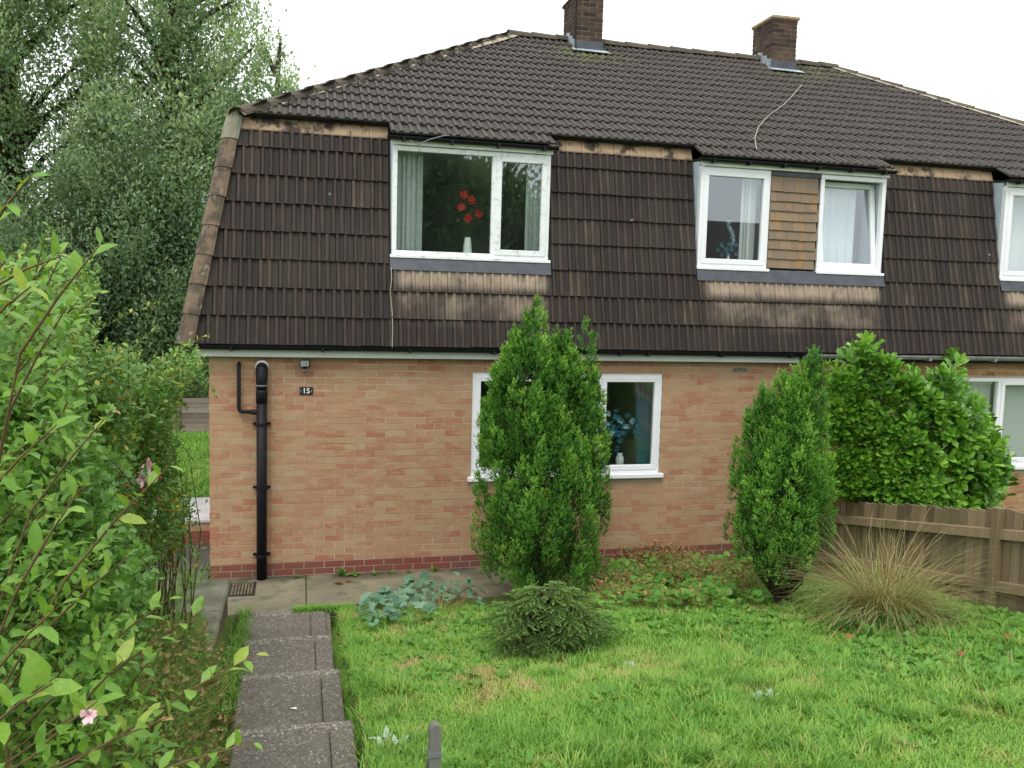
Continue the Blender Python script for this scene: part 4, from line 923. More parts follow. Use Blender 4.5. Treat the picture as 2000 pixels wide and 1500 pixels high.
tag(build_leaves('lawn_grass', lv, T_BLADE, m['grass']), 'short uneven green lawn grass in the front garden', 'grass', kind='stuff')
lv = grass('fringe', 1.16, 1.42, -8.0, -1.2, 9000, (.05, .13), (.004, .007), m['grass'], lambda x, y: lawn_tint(x, y) * .7, lambda x, y: x > 1.20 + np.clip(-y - 1.2, 0, 9) * .018)
x = rng.uniform(.40, .62, 3500); y = rng.uniform(-4.2, -1.25, 3500); ok = (rng.random(3500) < sstep(.16, 0, np.abs(x - (.40 + .02 * np.clip(-y - 1.2, 0, 5))) ))
x, y = x[ok], y[ok]; k_ = len(x); zp = np.maximum(np.floor((-y - 1.165) / 1.2) * .2, 0); a = rng.uniform(0, 6.28, k_)
lv.add(np.stack([x, y, zp], 1), np.stack([np.cos(a) * .5, np.sin(a) * .5, np.ones(k_)], 1), np.stack([np.cos(a), np.sin(a), -.2 * np.ones(k_)], 1), rng.uniform(.03, .10, k_), .006, rng.uniform(.2, .6, k_))
x = rng.uniform(.9, 1.5, 2600); y = -1.16 + rng.normal(0, .035, 2600) - .02 * np.abs(x - 1.3); a = rng.uniform(0, 6.28, 2600)
lv.add(np.stack([x, y, 0 * x - .005], 1), np.stack([np.cos(a) * .6, np.sin(a) * .6, np.ones(2600)], 1), np.stack([np.cos(a), np.sin(a), -.2 + 0 * a], 1), rng.uniform(.03, .075, 2600), .006, rng.uniform(.25, .6, 2600))
tag(build_leaves('path_edge_grass', lv, T_BLADE, m['grass']), 'longer grass creeping over both edges of the stepped path', 'grass', kind='stuff')
lv = grass('back', -9, .2, 2.0, 10.5, 60000, (.07, .15), (.012, .02), m['grass'], lambda x, y: .15 + .4 * vnoise(x, y, .9, 2), lambda x, y: (x < -.1) & ((y > 2.8) | (x < -2.6)), 500)
l2 = grass('bank', -6, .15, -8.6, -.2, 70000, (.06, .14), (.006, .011), m['grass'], lambda x, y: .12 + .5 * vnoise(x, y, 1.1, 2), lambda x, y: ~((y > -1.3) & (x > -2.5)) & ~((x > -.15) & (y > -3.3)), 900); tag(build_leaves('bank_grass', l2, T_BLADE, m['grass']), 'rough grass of the bank beside the path under the shrubs', 'grass', kind='stuff')
l2 = grass('next', 7.2, 13.5, -7, -.3, 40000, (.05, .10), (.006, .010), m['grass'], lawn_tint, None, 900); tag(build_leaves('neighbour_grass', l2, T_BLADE, m['grass']), 'grass of the neighbouring garden beyond the board fence', 'grass', kind='stuff')
tag(build_leaves('back_lawn_grass', lv, T_BLADE, m['grass']), 'long green grass of the back garden beyond the house corner', 'grass', kind='stuff')
# broad-leaved weeds among the grass
def rosettes(spots, nleaf, Lr, wr, tr, el=(.2, .9)):
    lv = Leaves()
    for (x, y, s) in spots:
        k_ = int(rng.integers(*nleaf)); a = rng.uniform(0, 6.28, k_); e = rng.uniform(*el, k_); z = float(ground(x, y)); L = rng.uniform(*Lr, k_) * s
        d = np.stack([np.cos(a), np.sin(a), e], 1); c = np.array([x, y, z]) + np.stack([np.cos(a), np.sin(a), 0 * a], 1) * .01
        lv.add(c, d, Z3, L, L * rng.uniform(*wr, k_), rng.uniform(*tr, k_))
    return lv
sp = []
for i in range(3200):
    x, y = rng.uniform(1.3, 7.0), rng.uniform(-6.6, -1.6); dens = vnoise(np.array([x]), np.array([y]), 1.0, 31)[0] + (.35 if x > 4.2 and y > -4.6 else 0)
    if dens > .50 and lk(np.array([x]), np.array([y]))[0]: sp.append((x, y, rng.uniform(.6, 1.2)))
lv = rosettes(sp, (4, 9), (.03, .08), (.35, .7), (.15, .85), (.2, 1.6)); tag(build_leaves('lawn_weeds', lv, T_LEAF, m['weed']), 'broad leaved weeds scattered through the lawn', 'weeds', kind='stuff')
sp = []
for i in range(900):
    px_, py_ = rng.uniform(1680, 2010), rng.uniform(1165, 1330)
    if py_ > 1190 + (1990 - px_) * .05 and rng.random() < .8: 
        p = gpix(px_, py_); sp.append((p[0], p[1], rng.uniform(.7, 1.3))) if p[0] < 7.05 else None
lv = rosettes(sp, (5, 9), (.035, .075), (.6, .9), (.1, .75), (.2, 1.6)); tag(build_leaves('leafy_groundcover', lv, T_LEAF, m['weed']), 'leafy green ground cover spreading from the foot of the board fence', 'ground cover', kind='stuff')
# silvery rosettes in the lawn
for (px_, py_, s, lab) in ((1500, 1368, 1.0, 'silvery white leaved rosette in the open lawn beyond the stake'), (1228, 1303, .7, 'small silvery rosette near the squat spruce'), (745, 1465, 1.3, 'pale silvery leaf clump beside the lowest visible path edge and stake'), (672, 1283, .8, 'pale grey green clump growing at the edge of the path'), (1985, 1285, .8, 'pale silvery clump among the leafy ground cover by the fence')):
    p = gpix(px_, py_); lv = rosettes([(p[0] + rng.normal(0, .05 * s), p[1] + rng.normal(0, .04 * s), s) for _ in range(5)], (4, 7), (.04, .075), (.4, .6), (.0, 1), (.3, 1.2)); tag(build_leaves('silver_plant', lv, T_LEAF, m['silver']), lab, 'plant')
for (px_, py_, lab) in ((1652, 1262, 'rusty dead leaf near the tussock of dry grass'), (1962, 1263, 'rusty brown dead leaf in front of the fence post'), (1872, 1298, 'brown dead leaf on a bent stalk in the ground cover')):
    p = gpix(px_, py_); lv = Leaves(); lv.add((p + [0, 0, .07])[None], np.array([[1, .3, .3]]), (0, -.6, 1), .06, .05, .5); tag(build_leaves('dead_leaf', lv, T_LEAF, m['deadleaf']), lab, 'leaf')
# ---------- cypress trees
def cypress(name, label, flames, base, npl, trunk_h, bare=0):
    t = empty(name, base, label, 'tree', 'columnar cypress trees'); lv = Leaves()
    base = np.array(base)
    MB().tube([base - [0, 0, .1], base + [.02, 0, trunk_h * .4], base + [-.02, .02, trunk_h]], [.07, .05, .01], 8).build('trunk', m['bark'], t)
    q = MB()
    for i in range(70):
        a = rng.uniform(0, 6.28); h0 = rng.uniform(.08, .7 * trunk_h); r_ = rng.uniform(.12, .38); b0 = base + [0, 0, h0]; q.tube([b0, b0 + [math.cos(a) * r_ * .6, math.sin(a) * r_ * .6, r_ * .7], b0 + [math.cos(a) * r_, math.sin(a) * r_, r_ * 1.7]], [.010, .007, .003], 4, False)
    if bare:
        for i in range(150):
            a = rng.uniform(0, 6.28); r_ = rng.uniform(.15, .33); b0 = base + [0, 0, rng.uniform(.0, .25)]; q.tube([b0, b0 + [math.cos(a) * r_ * .8, math.sin(a) * r_ * .8, r_ * 1.0], b0 + [math.cos(a) * r_, math.sin(a) * r_, r_ * 1.9]], [.009, .006, .002], 4, False)
    q.build('limbs', m['bark'], t)
    tot = sum(f[3] * f[4] for f in flames)
    for (cx, cy, z0, H, Rd, pw) in flames:
        nl = max(6, int(npl * H * Rd / tot)); tt = rng.random(nl) ** .95 * .93; a = rng.uniform(0, 2 * np.pi, nl)
        rad = Rd * np.clip(tt / .10, .0, 1) ** .4 * np.clip(1 - (tt + .06) ** pw, 0, 1) ** .62
        inner = rng.random(nl) < .3; rr = rad * np.where(inner, rng.uniform(.3, .7, nl), rng.uniform(.78, 1.0, nl))
        lh = rng.uniform(.24, .52, nl) * min(1, H / 1.2) * (1 - .25 * tt); lr = rng.uniform(.042, .075, nl) * min(1.15, .5 + Rd * 1.5)
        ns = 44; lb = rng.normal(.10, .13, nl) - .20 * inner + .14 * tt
        U = rng.random((nl, ns)); A = rng.uniform(0, 2 * np.pi, (nl, ns)); pr = np.sqrt(np.sin(np.pi * np.clip(U * .93 + .07, 0, 1)) ** .9) * (1.15 - .75 * U); Q = np.sqrt(rng.random((nl, ns))) * .35 + .65
        out = np.stack([np.cos(a), np.sin(a), 0 * a], 1)
        lo = np.stack([np.cos(A), np.sin(A), 0 * A], -1)
        P0 = np.stack([cx + np.cos(a) * rr, cy + np.sin(a) * rr, z0 + tt * H], 1)
        P = P0[:, None] + lo * (lr[:, None] * pr * Q)[..., None] + Z3 * (lh[:, None] * U)[..., None] + out[:, None] * (.10 * lh[:, None] * U)[..., None]
        D = nrm(lo * (.75 - .35 * U)[..., None] + Z3 + out[:, None] * .18 + rng.normal(0, .22, (nl, ns, 3)))
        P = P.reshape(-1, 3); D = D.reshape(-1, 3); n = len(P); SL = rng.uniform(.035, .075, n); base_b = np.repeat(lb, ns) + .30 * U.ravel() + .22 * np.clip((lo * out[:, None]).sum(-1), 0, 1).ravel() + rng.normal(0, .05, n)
        sv_ = nrm(np.cross(D, rand_dirs(n)))
        for j in range(7):
            u = (j + .3) / 7; sg = 1 if j % 2 else -1; dd = nrm(D + sv_ * (sg * (1.0 - .7 * u)) + rng.normal(0, .15, (n, 3))); Ls = SL * (.55 - .25 * u) * rng.uniform(.8, 1.2, n)
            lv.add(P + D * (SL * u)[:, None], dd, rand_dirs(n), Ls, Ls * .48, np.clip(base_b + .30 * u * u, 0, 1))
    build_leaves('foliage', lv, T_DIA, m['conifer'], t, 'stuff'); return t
cy1 = -1.28
cypress('cypress_tree', 'tall bushy cypress with three green tips in front of the ground floor window', [
    (3.20, cy1, .22, 2.50, .50, 2.6), (3.62, cy1 + .05, .12, 2.42, .50, 2.8), (3.40, cy1 - .10, .05, 1.95, .60, 2.6), (3.86, cy1 + .02, .9, 1.88, .21, 2.6), (3.25, cy1, 1.75, 1.2, .36, 2.1), (3.60, cy1, 1.8, .90, .27, 2.0), (2.92, cy1, .9, 1.6, .16, 2.2), (4.0, cy1, .5, 1.5, .13, 2.4)], (3.36, cy1, .0), 640, 2.4)
cy2 = -2.5
cypress('cypress_tree', 'smaller cypress with bare brown base beside the broad leaved laurel', [
    (5.45, cy2, .62, 1.62, .45, 2.9), (5.60, cy2 + .02, .70, 1.72, .36, 2.8), (5.75, cy2, 1.5, 1.13, .15, 1.8), (5.56, cy2, 1.5, .86, .18, 2), (5.17, cy2, 1.2, 1.0, .12, 1.8), (5.35, cy2 - .1, .52, 1.3, .36, 2.6)], (5.53, cy2, .27), 380, 1.8, 1)
# ---------- squat spruce
gp = (2.90, -3.42); gz = float(ground(*gp)); t = empty('dwarf_spruce', (*gp, gz), 'squat dark spruce bush with flat layered branches in the lawn', 'shrub'); lv = Leaves(); q = MB()
for i in range(74):
    a = i * 2.399 + rng.normal(0, .2); lay = (i + .5) / 74; h = .05 + .50 * lay; ln = (.56 if lay < .6 else .56 - .36 * (lay - .6) / .4) * rng.uniform(.78, 1.08) * (1 + .14 * math.sin(a * 2 + .6)); dr = np.array([math.cos(a), .82 * math.sin(a), 0]); sd_ = np.array([-math.sin(a), math.cos(a), 0])
    root_ = np.array([gp[0], gp[1], gz + h * .8]); q.tube([root_, root_ + dr * ln * .5 + Z3 * .06, root_ + dr * ln * .92 + Z3 * (.02 - .05 * (1 - lay))], [.009, .006, .002], 4, False)
    for j in range(15):
        u = .25 + .75 * (j + .5) / 15; c0 = root_ + dr * ln * u + Z3 * (.07 * math.sin(u * 2.4) - .02 * u * (1 - lay)); sg = 1 if j % 2 else -1; fl = ln * .24 * (1.08 - u) + .06
        dv = sd_ * sg * rng.uniform(.6, 1.0) + dr * rng.uniform(.5, .9) + Z3 * rng.uniform(-.22, .12) if j < 14 else dr; dv = dv / np.linalg.norm(dv)
        n = 34; w_ = np.linspace(0, 1, n); c = c0 + dv * (fl * w_)[:, None] - Z3 * (.012 * w_ ** 2)[:, None]; ro = rand_dirs(n); ro = nrm(ro - dv * (ro @ dv)[:, None])
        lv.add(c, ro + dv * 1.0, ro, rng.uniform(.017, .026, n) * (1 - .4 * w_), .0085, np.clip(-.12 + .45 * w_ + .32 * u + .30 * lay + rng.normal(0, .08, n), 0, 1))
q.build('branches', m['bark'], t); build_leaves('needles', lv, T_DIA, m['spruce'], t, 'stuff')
# ---------- laurel
t = empty('laurel_bush', (8.3, -1.15, .1), 'large glossy broad leaved laurel rising behind the board fence', 'shrub'); lv = Leaves(); q = MB(); lc = np.array([8.05, -1.15, .2])
prof_l = [(1600, 900), (1597, 800), (1605, 740), (1640, 705), (1665, 680), (1690, 665), (1705, 690), (1740, 700), (1775, 728), (1810, 745), (1830, 735), (1850, 715), (1880, 745), (1892, 790), (1905, 800), (1925, 810), (1940, 845), (1970, 885), (1972, 925), (1940, 950), (1880, 972), (1790, 985), (1690, 975), (1610, 960)]
from math import atan2
poly = np.array(prof_l, float)
def inside(x, y):
    c = False; j = len(poly) - 1
    for i in range(len(poly)):
        if (poly[i, 1] > y) != (poly[j, 1] > y) and x < (poly[j, 0] - poly[i, 0]) * (y - poly[i, 1]) / (poly[j, 1] - poly[i, 1]) + poly[i, 0]: c = not c
        j = i
    return c
LY0 = -1.15
for i in range(2300):
    x, z = rng.uniform(6.7, 10.2), rng.uniform(.25, 3.0); half = .62 * math.sqrt(max(0, 1 - ((x - 8.2) / 1.9) ** 2)) + .12; y = LY0 + half * rng.uniform(-1, 1)
    if rng.random() < .5: y = LY0 - half * rng.uniform(.6, 1.05)
    y = max(y, -1.42 - max(0, x - 7.1) * .7)
    d_ = RM @ (np.array([x, y, z]) - CAM); ux, uy = 1000 + FPX * d_[0] / d_[2], 750 - FPX * d_[1] / d_[2]
    if not inside(ux, min(uy, 940)) and not (rng.random() < .22 and inside(ux + rng.normal(0, 12), min(uy + rng.uniform(8, 34), 940))): continue
    if x < 7.25 and z < ftop(y) + .12: continue
    if vnoise(np.array([x * 1.0]), np.array([z + y * .7]), 3.0, 77)[0] < .14 and rng.random() < .6: continue
    p = np.array([x, y, z]); outd = np.array([(x - 8.1) * .55, (y - LY0) * 1.3 - .15, (z - 1.3) * .35 + .75]); outd = outd / np.linalg.norm(outd) + rng.normal(0, .28, 3); outd[2] = max(outd[2], .15); outd /= np.linalg.norm(outd)
    n = int(rng.integers(10, 16)); sl = rng.uniform(.10, .20); b0 = p - outd * sl
    if i % 9 == 0 and x < 8.9: q.tube([lc + (b0 - lc) * .55 + [0, 0, -.1], b0, p], [.010, .007, .004], 4, False)
    u = np.linspace(0, 1, n); ang = np.arange(n) * 2.4 + rng.uniform(0, 6); e1 = np.cross(outd, [.3, .2, .9]); e1 /= np.linalg.norm(e1); e2 = np.cross(outd, e1)
    rad = np.cos(ang)[:, None] * e1 + np.sin(ang)[:, None] * e2; dd = nrm(rad * (1.25 - .75 * u)[:, None] + outd * (.35 + .75 * u)[:, None]); L = rng.uniform(.13, .20, n) * (1 - .25 * u)
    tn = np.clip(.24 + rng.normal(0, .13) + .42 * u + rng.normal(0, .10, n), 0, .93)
    if rng.random() < .012: tn[0] = 1.0
    lv.add(b0 + outd * (u * sl)[:, None], dd, outd + rng.normal(0, .2, (n, 3)), L, L * rng.uniform(.36, .46, n), tn)
for i in range(6): q.tube([(8.0 + rng.normal(0, .1), LY0, .0), (8.0 + rng.normal(0, .4), LY0, .8), (8.1 + rng.normal(0, .7), LY0 + rng.normal(0, .2), 1.7)], [.03, .022, .01], 6, False)
q.build('stems', m['bark'], t)
split_leaves(lv, T_OBOV, m['laurel'], t, 290, score=lambda A: -A[0][:, 1] * 1.0 + A[3] * 2 + (A[0][:, 2] > .95) * .8)
# ---------- dry tussock
gp = gpix(1725, 1213); t = empty('grass_tussock', tuple(gp), 'tall dry straw coloured grass tussock in front of the board fence', 'grass'); lv = Leaves()
def arcblades(lv, c, n, Lr, spread, w, tr, segs=5, droop=1.0, rad=.1):
    a = rng.uniform(0, 6.28, n); L = rng.uniform(*Lr, n); sp_ = .05 + spread * np.sqrt(rng.random(n)) * rng.uniform(.55, 1, n); p = c + np.stack([np.cos(a) * rng.random(n) * rad, np.sin(a) * rng.random(n) * rad, 0 * a], 1); tn = rng.uniform(*tr, n)
    h = np.stack([np.cos(a), np.sin(a), 0 * a], 1); th = sp_.copy()
    for s_ in range(segs):
        d = h * np.sin(th)[:, None] + Z3 * np.cos(th)[:, None]; lv.add(p, d, h - Z3 * .3, L / segs * 1.04, w * (1 - .85 * s_ / segs), np.clip(tn + .05 * s_, 0, 1)); p = p + d * (L / segs)[:, None]; th = th + droop * rng.uniform(-.05, .55, n) * (sp_ > .2); a2 = rng.normal(0, .10, n); h = np.stack([h[:, 0] * np.cos(a2) - h[:, 1] * np.sin(a2), h[:, 0] * np.sin(a2) + h[:, 1] * np.cos(a2), 0 * a2], 1)
arcblades(lv, gp, 900, (.55, 1.05), 1.2, .006, (.0, .7), 8, .6, .22); arcblades(lv, gp, 160, (.8, 1.3), 1.2, .005, (.5, 1), 8, .5, .2); arcblades(lv, gp + [0, 0, .08], 160, (.35, .75), 1.4, .0055, (.3, .9), 7, .9, .3); arcblades(lv, gp, 520, (.3, .7), 1.2, .006, (.0, .35), 6, .9, .2)
arcblades(lv, gp + [0, 0, .22], 60, (.35, .6), 1.5, .007, (.55, .95), 7, 1.8, .14)
build_leaves('blades', lv, T_STRIP, m['tuft'], t, 'stuff')
gp2 = gpix(1735, 1222); lv2 = rosettes([(gp2[0] + rng.normal(0, .22), gp2[1] + rng.normal(0, .1), rng.uniform(.8, 1.4)) for _ in range(130)], (6, 10), (.06, .14), (.2, .34), (0, .35), (.6, 2.8))
tag(build_leaves('low_shrub', lv2, T_LEAF, m['haw']), 'low olive green tangled shrub at the foot of the dry grass tussock', 'shrub')
# ---------- silvery lobed ground cover (one plant, its leaves are parts)
gp = gpix(800, 1195); t = empty('lobed_leaf_plant', tuple(gp), 'low mound of silvery green lobed leaves spilling over the concrete edge', 'plant'); lv = Leaves()
def lobed_patch(lv, pts, Lr, tr):
    for (px_, py_) in pts:
        p = gpix(px_, py_); h = rng.uniform(.06, .17); d = np.array([rng.normal(0, 1), rng.normal(-.3, 1), rng.uniform(-.1, .35)]); d /= np.linalg.norm(d); up = np.array([d[0] * .5 + rng.normal(0, .25), d[1] * .5 - .35 + rng.normal(0, .2), 1.0]); L = rng.uniform(*Lr)
        lv.add((p + [0, 0, h])[None], d[None], up[None], L, L, rng.uniform(*tr))
pts = [(rng.uniform(705, 880), rng.uniform(1148, 1232)) for _ in range(330)]
pts = [(x, y) for x, y in pts if ((x - 790) / 95) ** 2 + ((y - (1212 - (x - 700) * .22)) / 34) ** 2 < 1][:150]
lobed_patch(lv, pts, (.075, .125), (.05, .9)); pts2 = [(rng.uniform(860, 945), rng.normal(1175, 11)) for _ in range(34)]; lobed_patch(lv, pts2, (.06, .10), (.2, 1))
split_leaves(lv, T_LOBE, m['mantle'], t, 220)
# ---------- weedy bed between the cypresses and along the wall
lv = Leaves(); pts = [(rng.uniform(1150, 1490), rng.uniform(1095, 1195)) for _ in range(900)]
pts = [(x, y) for x, y in pts if y > 1150 - (x - 1150) * .07 - 30]
lobed_patch(lv, pts, (.06, .11), (0, .86)); tag(build_leaves('bed_leaves', lv, T_LOBE, m['weed']), 'lobed green leaves of the weedy bed between the two cypresses', 'ground cover', kind='stuff')
lv = Leaves()
for i in range(620):
    px_, py_ = rng.uniform(1150, 1480), rng.uniform(1092, 1190); p = gpix(px_, py_); 
    if vnoise(p[:1], p[1:2], 2.2, 41)[0] < .52: continue
    arcblades(lv, p, 7, (.10, .34), .9, .006, (.1, .95), 3, .8, .06)
    n = 8; o = p + rng.normal(0, .06, (n, 3)) + [0, 0, .13]; lv.add(o, rand_dirs(n, -.2, .8), rand_dirs(n), rng.uniform(.03, .06, n), .022, rng.uniform(.1, .7, n))
tag(build_leaves('dry_stalks', lv, T_DIA, m['dry']), 'brown withered stalks and leaves in the bed below the window', 'dead stalks', kind='stuff')
lv = Leaves(); arcblades(lv, np.array([2.3, -1.66, .1]), 110, (.12, .26), 1.1, .006, (.0, .6), 3, .9, .26)
tag(build_leaves('withered_clump', lv, T_STRIP, m['dry']), 'rusty withered stalks beside the silvery lobed leaves', 'dead stalks', kind='stuff')
WL = 'small weed sprouting where the brick plinth meets the concrete'
for (x, s_, hgt, lab) in ((.95, .8, 1.0, 'low weed at the brick plinth under the number plate'), (1.42, 1.15, 2.6, 'tallest leafy weed at the brick plinth behind the rusty dead leaves'), (1.56, 1.2, .3, 'flat spreading weed at the plinth touching the tallest weed'), (1.80, .7, 1, WL), (2.0, .6, 1, WL), (2.2, .7, 1, WL), (2.5, .95, 1.6, 'upright yellowish weed at the plinth close to the tall cypress')):
    lv = Leaves(); n = 11; a = rng.uniform(0, 6.28, n); y = -.09; lv.add(np.tile([x, y, 0], (n, 1)) + rng.normal(0, .02, (n, 3)) * [1, .6, 0], np.stack([np.cos(a), np.sin(a) - .2, rng.uniform(.2, 1.0, n) * hgt], 1), Z3, rng.uniform(.05, .10, n) * s_ * (1 + .25 * (hgt > 2)), .032 * s_, rng.uniform(.2, .8, n) if hgt < 1.5 or hgt > 2 else rng.uniform(.7, .92, n))
    tag(build_leaves('wall_weed', lv, T_LEAF, m['weed']), lab, 'weed', 'weeds at the foot of the wall')
# ---------- shrubs on the bank
def shoot(lv, q, b0, b1, n, L, wr, tr, bend=.15, pairs=True, sr=.004, fold=.5):
    b0, b1 = np.array(b0, float), np.array(b1, float); ax = b1 - b0; ln = np.linalg.norm(ax); ax /= ln; e1 = np.cross(ax, Z3); e1 = e1 / max(np.linalg.norm(e1), 1e-6); e2 = np.cross(e1, ax); mid = (b0 + b1) / 2 + Z3 * bend * ln * .5
    u = np.linspace(.12, 1, n); c = ((1 - u) ** 2)[:, None] * b0 + (2 * u * (1 - u))[:, None] * mid + (u ** 2)[:, None] * b1
    if q is not None: q.tube([b0, b0 * .25 + mid * .5 + b1 * .25, b1], [sr, sr * .8, sr * .4], 5, False)
    ang = (np.arange(n) // 2) * 1.57 + (np.arange(n) % 2) * np.pi if pairs else np.arange(n) * 2.4; ang = ang + rng.normal(0, .3, n) + rng.uniform(0, 6)
    rad = np.cos(ang)[:, None] * e1 + np.sin(ang)[:, None] * e2; d = nrm(rad + ax * rng.uniform(.35, .95, n)[:, None] + Z3 * .12)
    Ls = L * rng.uniform(.7, 1.15, n) * (1 - .35 * (u > .9)); lv.add(c, d, Z3 * .9 + ax * .5 + rng.normal(0, .3, (n, 3)), Ls, Ls * rng.uniform(*wr, n), np.clip(rng.uniform(*tr, n) + .1 * u, 0, 1))
# near broad-leaved shrub
gx, gy = -.05, -6.7; t = empty('flowering_shrub', (gx, gy, float(ground(gx, gy))), 'broad leaved shrub with red brown shoots arching over the path from the bank', 'shrub'); lv = Leaves(); q = MB(); root = np.array([gx, gy, float(ground(gx, gy))])
for (a, b, c, d, dist, n, L) in [(40, 690, 195, 478, 2.15, 9, .085), (-10, 560, 120, 500, 2.2, 8, .075), (20, 800, 130, 600, 2.3, 9, .08), (-20, 960, 110, 830, 2.2, 9, .08), (30, 1160, 160, 950, 2.2, 9, .085), (130, 1130, 330, 910, 2.5, 10, .075), (215, 1450, 500, 1278, 2.55, 13, .072), (230, 1540, 495, 1450, 2.35, 10, .075), (60, 1480, 190, 1370, 2.3, 9, .085), (140, 1400, 240, 1290, 2.5, 9, .08), (120, 1500, 330, 1400, 2.4, 10, .08), (0, 1300, 120, 1180, 2.3, 8, .08), (180, 1290, 330, 1170, 2.8, 9, .075), (-30, 640, 60, 560, 2.1, 8, .08), (100, 1220, 260, 1080, 2.7, 10, .075), (-20, 450, 60, 345, 2.0, 6, .06), (60, 1000, 220, 800, 2.7, 9, .07), (-20, 1420, 110, 1330, 2.0, 9, .09), (200, 1330, 400, 1190, 2.9, 9, .07)]:
    p0, p1 = onD(a, b, dist + .15), onD(c, d, dist); shoot(lv, q, p0, p1, n, L, (.42, .58), (.3, .92 if L != .06 else 1.0), .1, sr=.0045)
    q.tube([root + (p0 - root) * .05 + rng.normal(0, .05, 3), root + (p0 - root) * .5 + [-.15, .1, .1], p0], [.005, .0045, .0035], 5, False)
for i in range(520):
    py_ = rng.uniform(560, 1580); px_ = rng.uniform(-90, 120 + max(0, py_ - 1050) * .42); dist = rng.uniform(2.7, 3.7); p1 = onD(px_ + rng.uniform(20, 90), py_ - rng.uniform(20, 90), dist); p0 = onD(px_, py_, dist + .2); shoot(lv, q if i % 2 else None, p0, p1, 8, .055, (.42, .58), (.0, .75), .1, sr=.0035)
q.build('stems', m['twig'], t); split_leaves(lv, T_LEAF, m['weigela'], t, 295)
fl = 0
def pet(c, s, mat, par, name='flower'):
    q = MB()
    for i in range(14):
        d = rand_dirs(1)[0]; e = rand_dirs(1)[0]; d[1] -= .3; s2 = np.cross(d, e); s2 /= np.linalg.norm(s2); L = s * rng.uniform(.6, 1); q.add([c, c + d * L * .6 + s2 * L * .35, c + d * L, c + d * L * .6 - s2 * L * .35], [(0, 1, 2, 3)])
    return q.build(name, mat, par)
pet(onD(170, 1398, 2.3), .030, m['pink'], t)
# rose
gx, gy = -.75, -3.2; root = np.array([gx, gy, float(ground(gx, gy))]); t = empty('rose_bush', tuple(root), 'wild rose bush with pink blooms red hips and yellowing leaves beside the house corner', 'shrub'); lv = Leaves(); q = MB()
for i in range(3000):
    px_, py_ = rng.uniform(90, 395), rng.uniform(668, 1060); 
    lim_ = float(np.interp(py_, [640, 680, 725, 770, 900, 960, 1060], [360, 402, 398, 352, 350, 378, 372]))
    if py_ < 690 + 34 * math.sin(px_ * .045) + 22 * math.sin(px_ * .11 + 1) + max(0, 250 - px_) * -.25: continue
    if px_ > lim_ - 8 or (py_ > 930 and rng.random() < .55): continue
    dist = rng.uniform(5.6, 6.9) if px_ > 260 else rng.uniform(4.3, 6.4); p1 = onD(px_, py_, dist); p0 = p1 + np.array([rng.normal(-.12, .12), rng.normal(0, .12), -rng.uniform(.12, .3)])
    shoot(lv, q if i % 5 == 0 else None, p0, p1, 14, .05, (.5, .7), (.05, .78 if rng.random() < .84 else .93), .12, False, .003)
for i in range(60):
    px_ = rng.uniform(200, 375); p1 = onD(px_, rng.uniform(860, 960), rng.uniform(6.2, 6.9)); b = onD(px_ - rng.uniform(-10, 50), 1110, 6.6); b[2] = float(ground(b[0], b[1])); q.tube([b, (b + p1) / 2 + rng.normal(0, .06, 3), p1], [.006, .0045, .0025], 5, False)
    for _ in range(4): shoot(lv, None, b + (p1 - b) * rng.uniform(.15, .8), b + (p1 - b) * rng.uniform(.3, .9) + rng.normal(0, .12, 3) + [0, 0, .1], 7, .045, (.5, .65), (.3, 1), .1, False)
for (a, b, c, d, dist) in [(200, 640, 315, 592, 5.6), (330, 700, 408, 655, 6.6), (60, 560, 100, 430, 4.4), (10, 560, 60, 470, 4.2), (120, 600, 150, 520, 4.6), (250, 690, 310, 640, 6.0), (290, 700, 372, 700, 6.4)]: shoot(lv, q, onD(a, b, dist), onD(c, d, dist), 16, .042, (.5, .65), (.3, .8), .2, False, .004)
for i in range(380): px_, py_ = rng.uniform(-40, 200), rng.uniform(500, 900); p1 = onD(px_, py_, rng.uniform(4.0, 5.0)); shoot(lv, q if i % 3 == 0 else None, p1 - [.1, 0, .22], p1, 14, .042, (.5, .65), (.2, .8), .12, False, .003)
q.build('stems', m['greystem'], t); build_leaves('foliage', lv, T_LEAF, m['rose'], t, 'stuff')
for (a, b, d_, s) in [(145, 703, 4.6, .05), (290, 912, 5.4, .07), (280, 938, 5.4, .06), (56, 735, 4.5, .035)]: pet(onD(a, b, d_), s, m['pink'], t)
for i in range(60):
    a, b = rng.normal(200, 55), rng.normal(945, 28); p = onD(a, b, rng.uniform(4.2, 5.2)); MB().lathe(p, [(.003, -.008), (.008, -.003), (.009, .002), (.005, .008)], 7).build('rose_hip', m['hiprose'], t)
# dark small-leaved bush on the bank
gx, gy = -.55, -5.2; root = np.array([gx, gy, float(ground(gx, gy))]); t = empty('dark_bank_bush', tuple(root), 'dark green small lobed leaf bush low on the bank', 'shrub'); lv = Leaves(); q = MB()
for i in range(2600):
    px_, py_ = rng.uniform(-60, 340), rng.uniform(700, 1440)
    if px_ > 300 - abs(py_ - 1150) * .35: continue
    p1 = onD(px_, py_, rng.uniform(3.3, 4.6)); p1[2] = max(p1[2], float(ground(p1[0], p1[1])) + .05); p0 = p1 - np.array([rng.normal(.1, .1), rng.normal(0, .1), rng.uniform(.08, .2)]); shoot(lv, q if i % 3 == 0 else None, p0, p1, 12, .052, (.7, .95), (.05, 1.0), .1, False, .003)
for i in range(10): b = root + [rng.normal(-.2, .2), rng.normal(0, .3), 0]; b[2] = float(ground(b[0], b[1])); q.tube([b, b + [rng.normal(0, .08), rng.normal(0, .08), .3], b + [rng.normal(.05, .12), rng.normal(-.05, .12), .6]], [.010, .007, .004], 5, False)
